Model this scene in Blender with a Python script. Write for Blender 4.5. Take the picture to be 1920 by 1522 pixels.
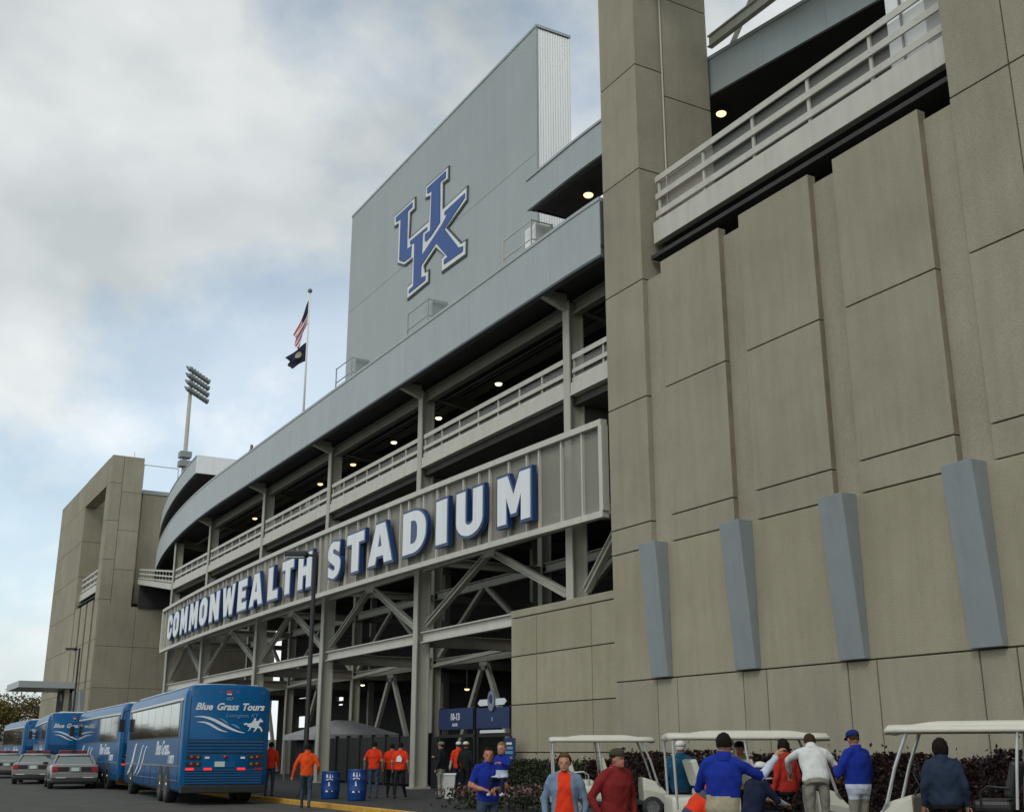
import bpy, bmesh, math, random
import numpy as np
from mathutils import Vector, Matrix
random.seed(7); np.random.seed(7)
for o in list(bpy.data.objects): bpy.data.objects.remove(o)
S = bpy.context.scene
COL = S.collection
R = math.radians
# ------------------------------------------------------------------ camera
# world axes: +Y runs along the facade away from the camera, +X points into the building
TH = R(29.39)
cd = bpy.data.cameras.new('camera'); cam = bpy.data.objects.new('camera', cd); COL.objects.link(cam)
cam.location = (0, 0, 1.5); cam.rotation_euler = (R(90) + math.atan(649 / 2150.), 0, -TH)
cd.sensor_fit = 'HORIZONTAL'; cd.sensor_width = 36; cd.lens = 2150 / 1920. * 36
cd.clip_start = .1; cd.clip_end = 6000
S.camera = cam
S.render.resolution_x = 1024; S.render.resolution_y = 811
# ------------------------------------------------------------------ sky, sun, exposure
SUN_EL, SUN_AZ = R(44), R(236)      # azimuth clockwise from +Y; light comes from the street side
w = bpy.data.worlds.new('World'); S.world = w; w.use_nodes = True
nt = w.node_tree; nt.nodes.clear()
def N(t, nt_, **kw):
    n = nt_.nodes.new(t)
    for k, v in kw.items(): setattr(n, k, v)
    return n
sky = N('ShaderNodeTexSky', nt, sky_type='NISHITA'); sky.sun_disc = False
sky.sun_elevation = SUN_EL; sky.sun_rotation = SUN_AZ; sky.air_density = 1.0; sky.dust_density = 2.0; sky.ozone_density = 1.0
geo = N('ShaderNodeTexCoord', nt)
mp = N('ShaderNodeMapping', nt); mp.inputs['Scale'].default_value = (1, 1, 1.35); mp.inputs['Location'].default_value = (-3.49, 1.35, 3.56)
nt.links.new(geo.outputs['Generated'], mp.inputs['Vector'])
n1 = N('ShaderNodeTexNoise', nt); n1.inputs['Scale'].default_value = 3.0; n1.inputs['Detail'].default_value = 9; n1.inputs['Roughness'].default_value = .56; n1.inputs['Distortion'].default_value = .1
n2 = N('ShaderNodeTexNoise', nt); n2.inputs['Scale'].default_value = 3.4; n2.inputs['Detail'].default_value = 7; n2.inputs['Roughness'].default_value = .5; n2.inputs['Distortion'].default_value = .1
mp2 = N('ShaderNodeMapping', nt); mp2.inputs['Scale'].default_value = (1, 1, 1.5); mp2.inputs['Location'].default_value = (-.19, 4.65, 6.86)
nt.links.new(geo.outputs['Generated'], mp2.inputs['Vector'])
nt.links.new(mp.outputs[0], n1.inputs['Vector']); nt.links.new(mp2.outputs[0], n2.inputs['Vector'])
r1 = N('ShaderNodeValToRGB', nt); r1.color_ramp.elements[0].position = .415; r1.color_ramp.elements[1].position = .525
r1.color_ramp.elements[0].color = (.56, .56, .56, 1); r1.color_ramp.elements[1].color = (1, 1, 1, 1)
r2 = N('ShaderNodeValToRGB', nt)
e = r2.color_ramp.elements; e[0].position = .34; e[0].color = (6.1, 6.6, 6.7, 1); e[1].position = .62; e[1].color = (10.0, 10.3, 10.3, 1)
m = r2.color_ramp.elements.new(.49); m.color = (8.1, 8.6, 8.7, 1)
nt.links.new(n1.outputs['Fac'], r1.inputs[0]); nt.links.new(n2.outputs['Fac'], r2.inputs[0])
sk = N('ShaderNodeMix', nt, data_type='RGBA', blend_type='MULTIPLY'); sk.inputs[0].default_value = 1; sk.inputs[7].default_value = (1.35, 1.75, 1.8, 1)
nt.links.new(sky.outputs[0], sk.inputs[6])
# clouds thin out and brighten towards the horizon
sx_ = N('ShaderNodeSeparateXYZ', nt); nt.links.new(geo.outputs['Generated'], sx_.inputs[0])
el = N('ShaderNodeMapRange', nt); el.inputs[1].default_value = .08; el.inputs[2].default_value = .62; el.inputs[3].default_value = 1.1; el.inputs[4].default_value = .76; nt.links.new(sx_.outputs[2], el.inputs[0])
cl = N('ShaderNodeMix', nt, data_type='RGBA', blend_type='MULTIPLY'); cl.inputs[0].default_value = 1; nt.links.new(r2.outputs[0], cl.inputs[6]); nt.links.new(el.outputs[0], cl.inputs[7])
mx = N('ShaderNodeMix', nt, data_type='RGBA')
nt.links.new(r1.outputs[0], mx.inputs[0]); nt.links.new(sk.outputs[2], mx.inputs[6]); nt.links.new(cl.outputs[2], mx.inputs[7])
bg = N('ShaderNodeBackground', nt); bg.inputs['Strength'].default_value = .1
wo = N('ShaderNodeOutputWorld', nt)
nt.links.new(mx.outputs[2], bg.inputs[0]); nt.links.new(bg.outputs[0], wo.inputs[0])
sl = bpy.data.lights.new('sun', 'SUN'); sun = bpy.data.objects.new('sun', sl); COL.objects.link(sun)
sl.energy = .9; sl.angle = R(20); sl.color = (1, .96, .9)
sd = Vector((math.sin(SUN_AZ) * math.cos(SUN_EL), math.cos(SUN_AZ) * math.cos(SUN_EL), math.sin(SUN_EL)))
sun.rotation_euler = sd.to_track_quat('Z', 'Y').to_euler(); sun.location = (0, -10, 40)
S.view_settings.view_transform = 'Standard'; S.view_settings.look = 'None'; S.view_settings.gamma = 1
S.view_settings.exposure = 0.0; S.view_settings.use_curve_mapping = False
S.render.engine = 'CYCLES'
# ------------------------------------------------------------------ materials
MATS = {}
def mat(name, col, rough=.7, metal=0., noise=0., nscale=3., bump=0., bscale=30., spec=.5, streak=0., coat=0., trans=0., alpha=1., emit=None, estr=0., col2=None, speck=0., rnd=0.):
    if name in MATS: return MATS[name]
    m = bpy.data.materials.new(name); m.use_nodes = True; t = m.node_tree; b = t.nodes['Principled BSDF']
    b.inputs['Base Color'].default_value = (*col, 1); b.inputs['Roughness'].default_value = rough; b.inputs['Metallic'].default_value = metal
    b.inputs['Specular IOR Level'].default_value = spec; b.inputs['Coat Weight'].default_value = coat; b.inputs['Coat Roughness'].default_value = .08
    b.inputs['Transmission Weight'].default_value = trans; b.inputs['Alpha'].default_value = alpha
    if emit: b.inputs['Emission Color'].default_value = (*emit, 1); b.inputs['Emission Strength'].default_value = estr
    L = t.links.new
    if noise or streak or bump or speck:
        gp = N('ShaderNodeNewGeometry', t); P_ = gp.outputs['Position']
    c = None
    if noise:
        n_ = N('ShaderNodeTexNoise', t); n_.inputs['Scale'].default_value = nscale; n_.inputs['Detail'].default_value = 6; n_.inputs['Roughness'].default_value = .65; L(P_, n_.inputs['Vector'])
        mr = N('ShaderNodeMapRange', t); mr.inputs[1].default_value = .3; mr.inputs[2].default_value = .7; L(n_.outputs[0], mr.inputs[0])
        mi = N('ShaderNodeMix', t, data_type='RGBA'); L(mr.outputs[0], mi.inputs[0])
        c2 = col2 or tuple(x * (1 + noise) for x in col)
        mi.inputs[6].default_value = (*[x * (1 - noise) for x in col], 1); mi.inputs[7].default_value = (*c2, 1); c = mi.outputs[2]
    if streak:      # rain streaks: noise stretched in z
        mpp = N('ShaderNodeMapping', t); mpp.inputs['Scale'].default_value = (2.2, 2.2, .16); L(P_, mpp.inputs[0])
        n_ = N('ShaderNodeTexNoise', t); n_.inputs['Scale'].default_value = 1.6; n_.inputs['Detail'].default_value = 5; L(mpp.outputs[0], n_.inputs['Vector'])
        mr = N('ShaderNodeMapRange', t); mr.inputs[1].default_value = .42; mr.inputs[2].default_value = .75; mr.inputs[3].default_value = 1; mr.inputs[4].default_value = 1 - streak; L(n_.outputs[0], mr.inputs[0])
        mi = N('ShaderNodeMix', t, data_type='RGBA', blend_type='MULTIPLY'); mi.inputs[0].default_value = 1
        if c: L(c, mi.inputs[6])
        else: mi.inputs[6].default_value = (*col, 1)
        L(mr.outputs[0], mi.inputs[7]); c = mi.outputs[2]
    if speck:       # exposed aggregate
        n_ = N('ShaderNodeTexNoise', t); n_.inputs['Scale'].default_value = 38; n_.inputs['Detail'].default_value = 3; L(P_, n_.inputs['Vector'])
        mr = N('ShaderNodeMapRange', t); mr.inputs[1].default_value = .3; mr.inputs[2].default_value = .7; mr.inputs[3].default_value = 1 - speck; mr.inputs[4].default_value = 1 + speck; L(n_.outputs[0], mr.inputs[0])
        mi = N('ShaderNodeMix', t, data_type='RGBA', blend_type='MULTIPLY'); mi.inputs[0].default_value = 1
        if c: L(c, mi.inputs[6])
        else: mi.inputs[6].default_value = (*col, 1)
        L(mr.outputs[0], mi.inputs[7]); c = mi.outputs[2]
    if rnd:         # each panel has its own slight tone
        oi = N('ShaderNodeObjectInfo', t); mr = N('ShaderNodeMapRange', t); mr.inputs[3].default_value = 1 - rnd; mr.inputs[4].default_value = 1 + rnd; L(oi.outputs['Random'], mr.inputs[0])
        mi = N('ShaderNodeMix', t, data_type='RGBA', blend_type='MULTIPLY'); mi.inputs[0].default_value = 1
        if c: L(c, mi.inputs[6])
        else: mi.inputs[6].default_value = (*col, 1)
        L(mr.outputs[0], mi.inputs[7]); c = mi.outputs[2]
    if c: L(c, b.inputs['Base Color'])
    if bump:
        n_ = N('ShaderNodeTexNoise', t); n_.inputs['Scale'].default_value = bscale; n_.inputs['Detail'].default_value = 4; L(P_, n_.inputs['Vector'])
        bp = N('ShaderNodeBump', t); bp.inputs['Strength'].default_value = bump; bp.inputs['Distance'].default_value = .02; L(n_.outputs[0], bp.inputs['Height']); L(bp.outputs[0], b.inputs['Normal'])
    MATS[name] = m
    return m
CONC = mat('precast_concrete', (.345, .313, .236), .9, rnd=.05, noise=.10, nscale=.45, streak=.10, speck=.13, bump=.5, bscale=42, spec=.2)
CONC2 = mat('precast_concrete_warm', (.35, .314, .228), .9, rnd=.05, noise=.10, nscale=.4, streak=.10, speck=.13, bump=.5, bscale=42, spec=.2)
JOINT = mat('joint_sealant', (.06, .05, .036), .9)
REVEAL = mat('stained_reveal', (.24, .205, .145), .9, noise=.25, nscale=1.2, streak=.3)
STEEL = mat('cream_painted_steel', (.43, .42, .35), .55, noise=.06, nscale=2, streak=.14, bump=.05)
STEELD = mat('shaded_cream_steel', (.22, .205, .165), .65, noise=.12, nscale=1.5, streak=.1)  # cream steel darkened in its colour for the shade under the deck
STEELW = mat('pale_painted_steel', (.56, .54, .47), .5, noise=.05, nscale=2, streak=.14)
FASC = mat('grey_metal_panel', (.37, .41, .41), .42, rnd=.03, noise=.04, nscale=.8, streak=.07, spec=.5)
FASC2 = mat('scoreboard_metal_panel', (.365, .402, .40), .45, rnd=.025, noise=.04, nscale=.6, streak=.06, spec=.4)
CORR = mat('white_corrugated_metal', (.86, .88, .87), .5, streak=.06)
DARK = mat('shade_dark_interior', (.045, .045, .043), .85, noise=.2, nscale=1.)  # interior shade is put into this near-black colour
DECK = mat('shade_dark_deck', (.085, .08, .07), .9, noise=.2, nscale=.8)  # concrete colour lowered to carry the shade inside the stand
SEAM = mat('panel_seam', (.09, .1, .11), .8)
WEDGE = mat('slate_blue_painted_metal', (.245, .275, .285), .5, rnd=.04, noise=.06, nscale=1.5, streak=.1, bump=.08, bscale=14)
ASPH = mat('asphalt', (.080, .078, .068), .9, noise=.22, nscale=.7, speck=.3, bump=.6, bscale=55, spec=.3)
PAVE = mat('dark_paving', (.038, .036, .036), .85, noise=.25, nscale=1.2, speck=.25, bump=.4, bscale=40)
GRND = mat('ground_soil', (.07, .075, .045), .95, noise=.3, nscale=.3)
KERB = mat('yellow_kerb_paint', (.55, .30, .04), .8, noise=.25, nscale=5)
KERBC = mat('kerb_concrete', (.28, .27, .24), .9, noise=.2, nscale=3)
BLACK = mat('black', (.012, .012, .012), .6)
RUB = mat('rubber', (.02, .02, .02), .8, noise=.2, nscale=9)
CHROME = mat('chrome', (.75, .75, .75), .15, metal=1)
WHITE = mat('white_paint', (.78, .78, .76), .5)
LETW = mat('letter_white_acrylic', (.80, .82, .84), .45, streak=.1)
LETB = mat('letter_blue', (.010, .042, .15), .4)
UKB = mat('emblem_blue', (.010, .075, .30), .5, streak=.08)
UKD = mat('emblem_dark_outline', (.055, .075, .075), .6)
LAMPE = mat('lamp_glow', (1, .9, .7), .5, emit=(1, .62, .27), estr=2.6)
LAMPW = mat('lamp_glow_cool', (1, .95, .85), .5, emit=(1, .86, .55), estr=2.6)
HOOD = mat('lamp_hood', (.2, .2, .19), .5, metal=.4)
# ------------------------------------------------------------------ mesh helpers
class MB:
    def __init__(s): s.v = []; s.f = []; s.m = []; s.sm = []; s.mi = 0; s.smooth = False
    def add(s, vs, fs):
        o = len(s.v); s.v += [tuple(map(float, p)) for p in vs]
        for f in fs: s.f.append([o + i for i in f]); s.m.append(s.mi); s.sm.append(s.smooth)
        return s
    def box(s, x0, x1, y0, y1, z0, z1):
        if x0 > x1: x0, x1 = x1, x0
        if y0 > y1: y0, y1 = y1, y0
        if z0 > z1: z0, z1 = z1, z0
        return s.add([(x0, y0, z0), (x1, y0, z0), (x1, y1, z0), (x0, y1, z0), (x0, y0, z1), (x1, y0, z1), (x1, y1, z1), (x0, y1, z1)],
                     [(0, 3, 2, 1), (4, 5, 6, 7), (0, 1, 5, 4), (1, 2, 6, 5), (2, 3, 7, 6), (3, 0, 4, 7)])
    def bar(s, p0, p1, w, h, up=(0, 0, 1)):      # rectangular bar between two points
        p0, p1 = Vector(p0), Vector(p1); d = (p1 - p0).normalized(); u = Vector(up)
        if abs(d.dot(u)) > .99: u = Vector((1, 0, 0))
        r = d.cross(u).normalized(); u = r.cross(d).normalized()
        vs = [p + r * (a * w / 2) + u * (b * h / 2) for p in (p0, p1) for a, b in ((-1, -1), (1, -1), (1, 1), (-1, 1))]
        return s.add(vs, [(3, 2, 1, 0), (4, 5, 6, 7), (0, 1, 5, 4), (1, 2, 6, 5), (2, 3, 7, 6), (3, 0, 4, 7)])
    def ibeam(s, p0, p1, w, h, t=.04, up=(0, 0, 1)):   # I section: two flanges and a web
        p0, p1 = Vector(p0), Vector(p1); d = (p1 - p0).normalized(); u = Vector(up)
        if abs(d.dot(u)) > .99: u = Vector((1, 0, 0))
        r = d.cross(u).normalized(); u = r.cross(d).normalized()
        o = u * (h / 2 - t / 2)
        s.bar(p0 + o, p1 + o, w, t, up); s.bar(p0 - o, p1 - o, w, t, up); s.bar(p0, p1, t, h - 2 * t, up)
        return s
    def tube(s, pts, r, n=8, caps=True):
        pts = [Vector(p) for p in pts]; rs = r if isinstance(r, (list, tuple)) else [r] * len(pts)
        vs = []; prev = None
        for i, p in enumerate(pts):
            d = (pts[min(i + 1, len(pts) - 1)] - pts[max(i - 1, 0)]).normalized()
            a = prev if prev is not None else (Vector((0, 0, 1)) if abs(d.z) < .9 else Vector((1, 0, 0)))
            u = (a - d * a.dot(d)).normalized(); prev = u; v = d.cross(u)
            for k in range(n):
                t = 2 * math.pi * k / n; vs.append(p + (u * math.cos(t) + v * math.sin(t)) * rs[i])
        fs = [(i * n + k, i * n + (k + 1) % n, (i + 1) * n + (k + 1) % n, (i + 1) * n + k) for i in range(len(pts) - 1) for k in range(n)]
        if caps: fs += [tuple(reversed(range(n))), tuple(range((len(pts) - 1) * n, len(pts) * n))]
        return s.add(vs, fs)
    def rings(s, rings, caps=True, closed=True):     # loft of equally long rings
        n = len(rings[0]); vs = [p for r in rings for p in r]
        fs = [(i * n + k, i * n + (k + 1) % n, (i + 1) * n + (k + 1) % n, (i + 1) * n + k) for i in range(len(rings) - 1) for k in range(n if closed else n - 1)]
        if caps: fs += [tuple(reversed(range(n))), tuple(range((len(rings) - 1) * n, len(rings) * n))]
        return s.add(vs, fs)
    def ell(s, c, r, nu=12, nv=8, M=None):
        vs = []; c = Vector(c)
        for j in range(nv + 1):
            ph = math.pi * j / nv
            for i in range(nu):
                th = 2 * math.pi * i / nu
                q = Vector((r[0] * math.sin(ph) * math.cos(th), r[1] * math.sin(ph) * math.sin(th), r[2] * math.cos(ph)))
                if M is not None: q = M @ q
                vs.append(c + q)
        fs = [(j * nu + i, (j + 1) * nu + i, (j + 1) * nu + (i + 1) % nu, j * nu + (i + 1) % nu) for j in range(nv) for i in range(nu)]
        return s.add(vs, fs)
    def poly(s, pts, f, d0, d1):     # extrude a 2-D outline; f(u, v, depth) -> 3-D point
        n = len(pts); vs = [f(u, v, d0) for u, v in pts] + [f(u, v, d1) for u, v in pts]
        fs = [tuple(range(n)), tuple(range(2 * n - 1, n - 1, -1))] + [(i, i + n, (i + 1) % n + n, (i + 1) % n) for i in range(n)]
        return s.add(vs, fs)
    def mesh(s, name, mats, bevel=0, normals=True):
        me = bpy.data.meshes.new(name); me.from_pydata(s.v, [], s.f)
        for m_ in (mats if isinstance(mats, (list, tuple)) else [mats]): me.materials.append(m_)
        me.polygons.foreach_set('material_index', s.m); me.polygons.foreach_set('use_smooth', s.sm)
        if normals or bevel:
            bm = bmesh.new(); bm.from_mesh(me)
            if normals: bmesh.ops.recalc_face_normals(bm, faces=bm.faces)
            if bevel: bmesh.ops.bevel(bm, geom=[e for e in bm.edges if len(e.link_faces) == 2 and e.calc_face_angle(0) > .5], offset=bevel, segments=2, profile=.6, affect='EDGES')
            bm.to_mesh(me); bm.free()
        me.update(); return me
    def build(s, name, mats, parent=None, bevel=0, normals=True):
        return link(name, s.mesh(name, mats, bevel, normals), parent)
def link(name, data, parent=None, loc=None):
    o = bpy.data.objects.new(name, data); COL.objects.link(o)
    if parent is not None: o.parent = parent
    if loc is not None: o.location = loc
    return o
def tag(o, label=None, cat=None, group=None, kind=None):
    if label: o['label'] = label
    if cat: o['category'] = cat
    if group: o['group'] = group
    if kind: o['kind'] = kind
    return o
def thing(name, label, cat, loc=(0, 0, 0), rz=0, group=None):
    o = link(name, None, None, loc); o.rotation_euler = (0, 0, rz); o.empty_display_size = .3
    return tag(o, label, cat, group)
def clone(o, parent=None):
    c = o.copy(); COL.objects.link(c); c.parent = parent
    for ch in o.children: clone(ch, c)
    return c
def sweep_box(path, name, mats, parent, prof):   # horizontal path [(x,y)], profile offsets (n outward, z) closed
    b = MB(); rs = []
    for i, p in enumerate(path):
        a = Vector(path[max(i - 1, 0)]); c = Vector(path[min(i + 1, len(path) - 1)]); d = (c - a).normalized(); nrm = Vector((-d.y, d.x))
        rs.append([(p[0] + nrm.x * o, p[1] + nrm.y * o, z) for o, z in prof])
    b.rings(rs); return b.build(name, mats, parent)
def text_mesh(txt, size, extrude=.004, bold=0., shear=0., align='CENTER'):
    c = bpy.data.curves.new('lettering', 'FONT'); c.body = txt; c.size = size; c.extrude = extrude; c.offset = bold; c.shear = shear
    c.align_x = align; c.align_y = 'CENTER'; c.resolution_u = 3
    o = bpy.data.objects.new('lettering', c); COL.objects.link(o); bpy.context.view_layer.update()
    me = bpy.data.meshes.new_from_object(o.evaluated_get(bpy.context.evaluated_depsgraph_get()))
    bpy.data.objects.remove(o); bpy.data.curves.remove(c); return me
def put_text(txt, size, mtx, m_, parent, name='lettering', **k):
    me = text_mesh(txt, size, **k); me.materials.clear(); me.materials.append(m_); me.transform(mtx); return link(name, me, parent)
def frame(o, u, v, n):      # matrix with local x=u, y=v, z=n
    u, v, n = Vector(u).normalized(), Vector(v).normalized(), Vector(n).normalized()
    return Matrix(((u.x, v.x, n.x, o[0]), (u.y, v.y, n.y, o[1]), (u.z, v.z, n.z, o[2]), (0, 0, 0, 1)))
def perf(name, c, fac):
    m_ = bpy.data.materials.new(name); m_.use_nodes = True; t = m_.node_tree; bs = t.nodes['Principled BSDF']
    bs.inputs['Base Color'].default_value = (*c, 1); bs.inputs['Roughness'].default_value = .7
    tr = N('ShaderNodeBsdfTransparent', t); ms = N('ShaderNodeMixShader', t); ms.inputs[0].default_value = fac
    t.links.new(tr.outputs[0], ms.inputs[1]); t.links.new(bs.outputs[0], ms.inputs[2]); t.links.new(ms.outputs[0], t.nodes['Material Output'].inputs[0]); return m_
PERF = perf('wire_mesh_infill', (.40, .40, .37), .26); PERF2 = perf('perforated_sheet', (.36, .345, .29), .68)
# ================================================================== SETTING
tag(MB().add([(-2500, -2500, -.25), (2500, -2500, -.25), (2500, 2500, -.25), (-2500, 2500, -.25)], [(0, 1, 2, 3)]).build('ground', GRND), kind='structure')
tag(MB().add([(x, y, z) for y, z in ((-60, -.15), (14, -.15), (30, 0), (185, 0)) for x in (-9, 12.25)], [(0, 1, 3, 2), (2, 3, 5, 4), (4, 5, 7, 6)]).build('road', ASPH), kind='structure')
tag(MB().box(12.36, 60, -60, 175, -.22, .12).build('pavement', PAVE), kind='structure')
kb = MB(); kb.box(12.2, 12.36, -60, 24, -.22, .13); kb.box(12.2, 12.36, 64, 175, -.02, .13)
tag(kb.build('kerb', KERBC), kind='structure')
tag(MB().box(12.19, 12.365, 24, 64, -.22, .135).build('painted_kerb', KERB, bevel=.02), kind='structure')
# ================================================================== RAMP TOWERS
Z = [0.12, 3.40, 7.0, 7.73, 11.41, 15.07, 18.77, 22.46, 26.1, 28.8]
G = .017
def ramp_tower(label, ymap, near):
    T = thing('ramp_tower', label, 'tower', (19, ymap(20), 0), group='concrete ramp towers')
    T_off = Vector((19, ymap(20), 0))
    def P(name, x0, x1, a0, a1, z0, z1, m_=CONC, reveal=False, bev=.012):
        b = MB(); y0, y1 = ymap(a0), ymap(a1)
        b.box(x0 - T_off.x, x1 - T_off.x, y0 - T_off.y, y1 - T_off.y, z0, z1)
        if reveal:
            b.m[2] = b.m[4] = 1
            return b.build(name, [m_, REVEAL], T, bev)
        return b.build(name, m_, T, bev)
    J = 'concrete_panel'
    amin = -2.
    # dark core behind the panel joints
    P('wall_core', 19.035, 19.6, amin, 27.7, .1, 6.98, JOINT, bev=0)
    P('wall_core', 19.205, 19.6, amin, 27.7, 6.98, 14.98, JOINT, bev=0)
    # lower courses, flush
    cen = [25.35 - 3.475 * k for k in range(8)]
    prev = 27.75
    for k, c in enumerate(cen + [amin]):
        if c < amin: c = amin
        if prev - c > .1: P(J, 19, 19.12, c + G, prev - G, Z[1] + G, Z[2] - G, CONC2)
        prev = c
    P(J, 19, 19.12, 25.75 + G, 27.75, Z[0], Z[1] - G)
    for k in range(7):
        r = 22.24 - 3.475 * k; l = r + 2.63
        P(J, 19, 19.12, l + G, (r + 3.475 if k else 25.75) - G, Z[0], Z[1] - G)
        P(J, 19, 19.12, r + G, l - G, Z[0], Z[1] - G)
    # upper courses: proud panels with recessed strips between them
    for k in range(3):
        r = 22.24 - 3.475 * k; l = r + 2.63
        for z0, z1 in ((7.0, 7.73), (7.73, 11.41), (11.41, 15.27)):
            P(J, 19, 19.26, r, l, z0 + G, z1 - (G if z1 < 15 else 0), CONC, True)
        P('recess_strip', 19.17, 19.27, l, r + 3.54 if k else 25.78, 7.0 + G, 15.04)
    P('recess_strip', 19.17, 19.27, 14.44, 15.29, 7.0 + G, 15.04)
    for l, r in ((14.44, 12.92), (12.92, 9.5), (9.5, 6.0), (6., 2.5), (2.5, amin)):
        for z0, z1 in ((7.0, 7.73), (7.73, 11.41), (11.41, 15.07)):
            P(J, 19.02, 19.26, r + G, l - G, z0 + G, z1 - G)
    # pier beside the stand, two wythes deep
    P('pier_core', 19.05, 21.9, 25.84, 27.69, 7, 28.7, JOINT, bev=0)
    for z0, z1 in zip(Z[2:-1], Z[3:]): P(J, 19, 20.06, 25.78, 27.75, z0 + G, z1 - G, CONC)
    zz = [14.2, 17.9, 21.6, 25.3, 28.8]
    for z0, z1 in zip(zz[:-1], zz[1:]): P(J, 20.1, 21.96, 25.73, 27.72, z0 + G, z1 - G)
    # wall on the far side of the opening
    P('pier_core', 19.06, 22, amin + .1, 14.36, 15, 28.7, JOINT, bev=0)
    for l, r in ((14.43, 12.92), (12.92, 9.5), (9.5, 6.0), (6., 2.5), (2.5, amin)):
        for z0, z1 in zip(Z[5:-1], Z[6:]): P(J, 19.02, 22.1, r + G, l - G, z0 + G, z1 - G)
    # lintel over the opening, ramp slab, back wall
    P('lintel', 19.0, 20.2, 14.46, 25.7, 26.1, 28.8)
    P('balcony_edge_beam', 19.4, 19.62, 14.2, 25.67, 16.25, 16.95, STEELW)
    P('balcony_slab', 19.64, 30, 14, 25.7, 16.3, 16.62, DECK)
    P('dark_back_wall', 26.5, 26.7, 12, 25.7, 7, 16.3, DARK)
    P('ceiling_slab', 19.3, 27, 12, 25.7, 15.72, 15.85, DARK)
    for z_ in (17.22, 17.80, 18.38):
        P('rail', 19.47, 19.52, 14.2, 25.6, z_ - .1, z_ + .1, STEELW)
    for i in range(6): P('rail_post', 19.525, 19.6, 14.7 + 2.15 * i, 14.79 + 2.15 * i, 16.97, 18.5, STEELW)
    P('infill_sheet', 19.61, 19.62, 14.2, 25.6, 17.0, 18.3, PERF, bev=0)
    # slate wedges fixed over the panel joints
    for k in range(4 if near else 4):
        c = 25.42 - 3.48 * k; b = MB(); y = ymap(c); h = .375
        f = lambda x, a, z: (x - T_off.x, y + a - T_off.y, z)
        b.add([f(19.0, -h, 7.02), f(18.55, -h, 7.02), f(18.55, h, 7.02), f(19.0, h, 7.02), f(19.0, -h, 3.42), f(18.83, -h, 3.42), f(18.83, h, 3.42), f(19.0, h, 3.42)],
              [(0, 1, 2, 3), (7, 6, 5, 4), (1, 0, 4, 5), (3, 2, 6, 7), (2, 1, 5, 6), (0, 3, 7, 4)])
        b.build('wedge_cover', WEDGE, T, .015)
    return T, P
TN, PN = ramp_tower('tall concrete ramp tower with slate wedges filling the right side', lambda a: a, True)
TF, PF = ramp_tower('distant concrete ramp tower left of the curved grey fascia', lambda a: 139.25 - a, False)
# parts that only the distant tower shows
PF('side_wall', 19.1, 34, 27.6, 27.9, .12, 3.39); PF('side_wall', 19.1, 22.4, 27.6, 27.9, 3.42, 7.1)
for x0, x1 in ((22.43, 26.2), (26.23, 30), (30.03, 36)):
    for z0, z1 in ((3.42, 7.1), (7.13, 10.8), (10.83, 14.5)): PF('concrete_panel', x0, x1, 27.6, 27.9, z0, z1)
for z0, z1 in ((7.13, 10.8), (10.83, 14.5)): PF('concrete_panel', 19.1, 22.4, 27.76, 27.9, z0, z1)
PF('side_core', 19.3, 35.9, 27.3, 27.58, .12, 14.4, JOINT, bev=0); PF('gap_shade_sheet', 22.5, 30, 27.96, 28.03, 14.4, 16.5, DARK, bev=0); PF('setback_wall', 22.4, 30, 14, 26.2, 15, 25.6, CONC2); PF('parapet_cap', 22.3, 30.1, 13.9, 26.3, 25.62, 26.0, FASC)  # thin dark sheet stands in for shade in the gap under the bridge
rb = MB(); yb = 139.25 - 27 - (139.25 - 20)
for x_ in (3.1, 6.4): rb.bar((x_, yb, 25.9), (x_, yb, 28.3), .07, .07)
rb.bar((3.1, yb, 28.3), (6.4, yb, 28.3), .07, .07); rb.build('roof_pipe_frame', STEELW, TF)
mb = MB(); mb.bar((2.1, 139.25 - 27 - 119.25, 28.8), (2.1, 139.25 - 27 - 119.25, 29.5), .05, .05); mb.build('roof_mast', STEELW, TF)
# near tower: pipe down the pier, strut beam, light bracing high up
b = MB(); b.tube([(1.02, 5.71, 15.2), (1.02, 5.71, 28.6)], .028, 8); b.build('rain_pipe', STEELW, TN)
b = MB(); b.ibeam((2.8, 5.4, 23.95), (2.75, .6, 23.75), .2, .42); b.build('strut_beam', STEEL, TN)
# low concrete wall beside the gate
lw = thing('low_wall', 'low concrete panel wall between the near tower and the gate signs', 'wall', (19.35, 31.2, 0))
MB().box(.035, .35, -3.05, 3.15, .1, 6.05).build('wall_core', JOINT, lw)
ys = [28.16, 29.47, 32.73, 34.41]; zs = [.12, 1.5, 3.0, 4.57, 5.84]
for i in range(3):
    for j in range(4): MB().box(0, .1, ys[i] - 31.2 + (G if i else 0), ys[i + 1] - 31.2 - G, zs[j] + G, zs[j + 1] - G).build('concrete_panel', CONC2, lw, .01)
MB().box(-.01, .4, -3.04, 3.22, 5.86, 6.1).build('coping', CONC, lw, .015)
MB().box(.1, .4, 3.1, 3.21, .12, 5.84).build('end_panel', CONC, lw, .01)
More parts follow.
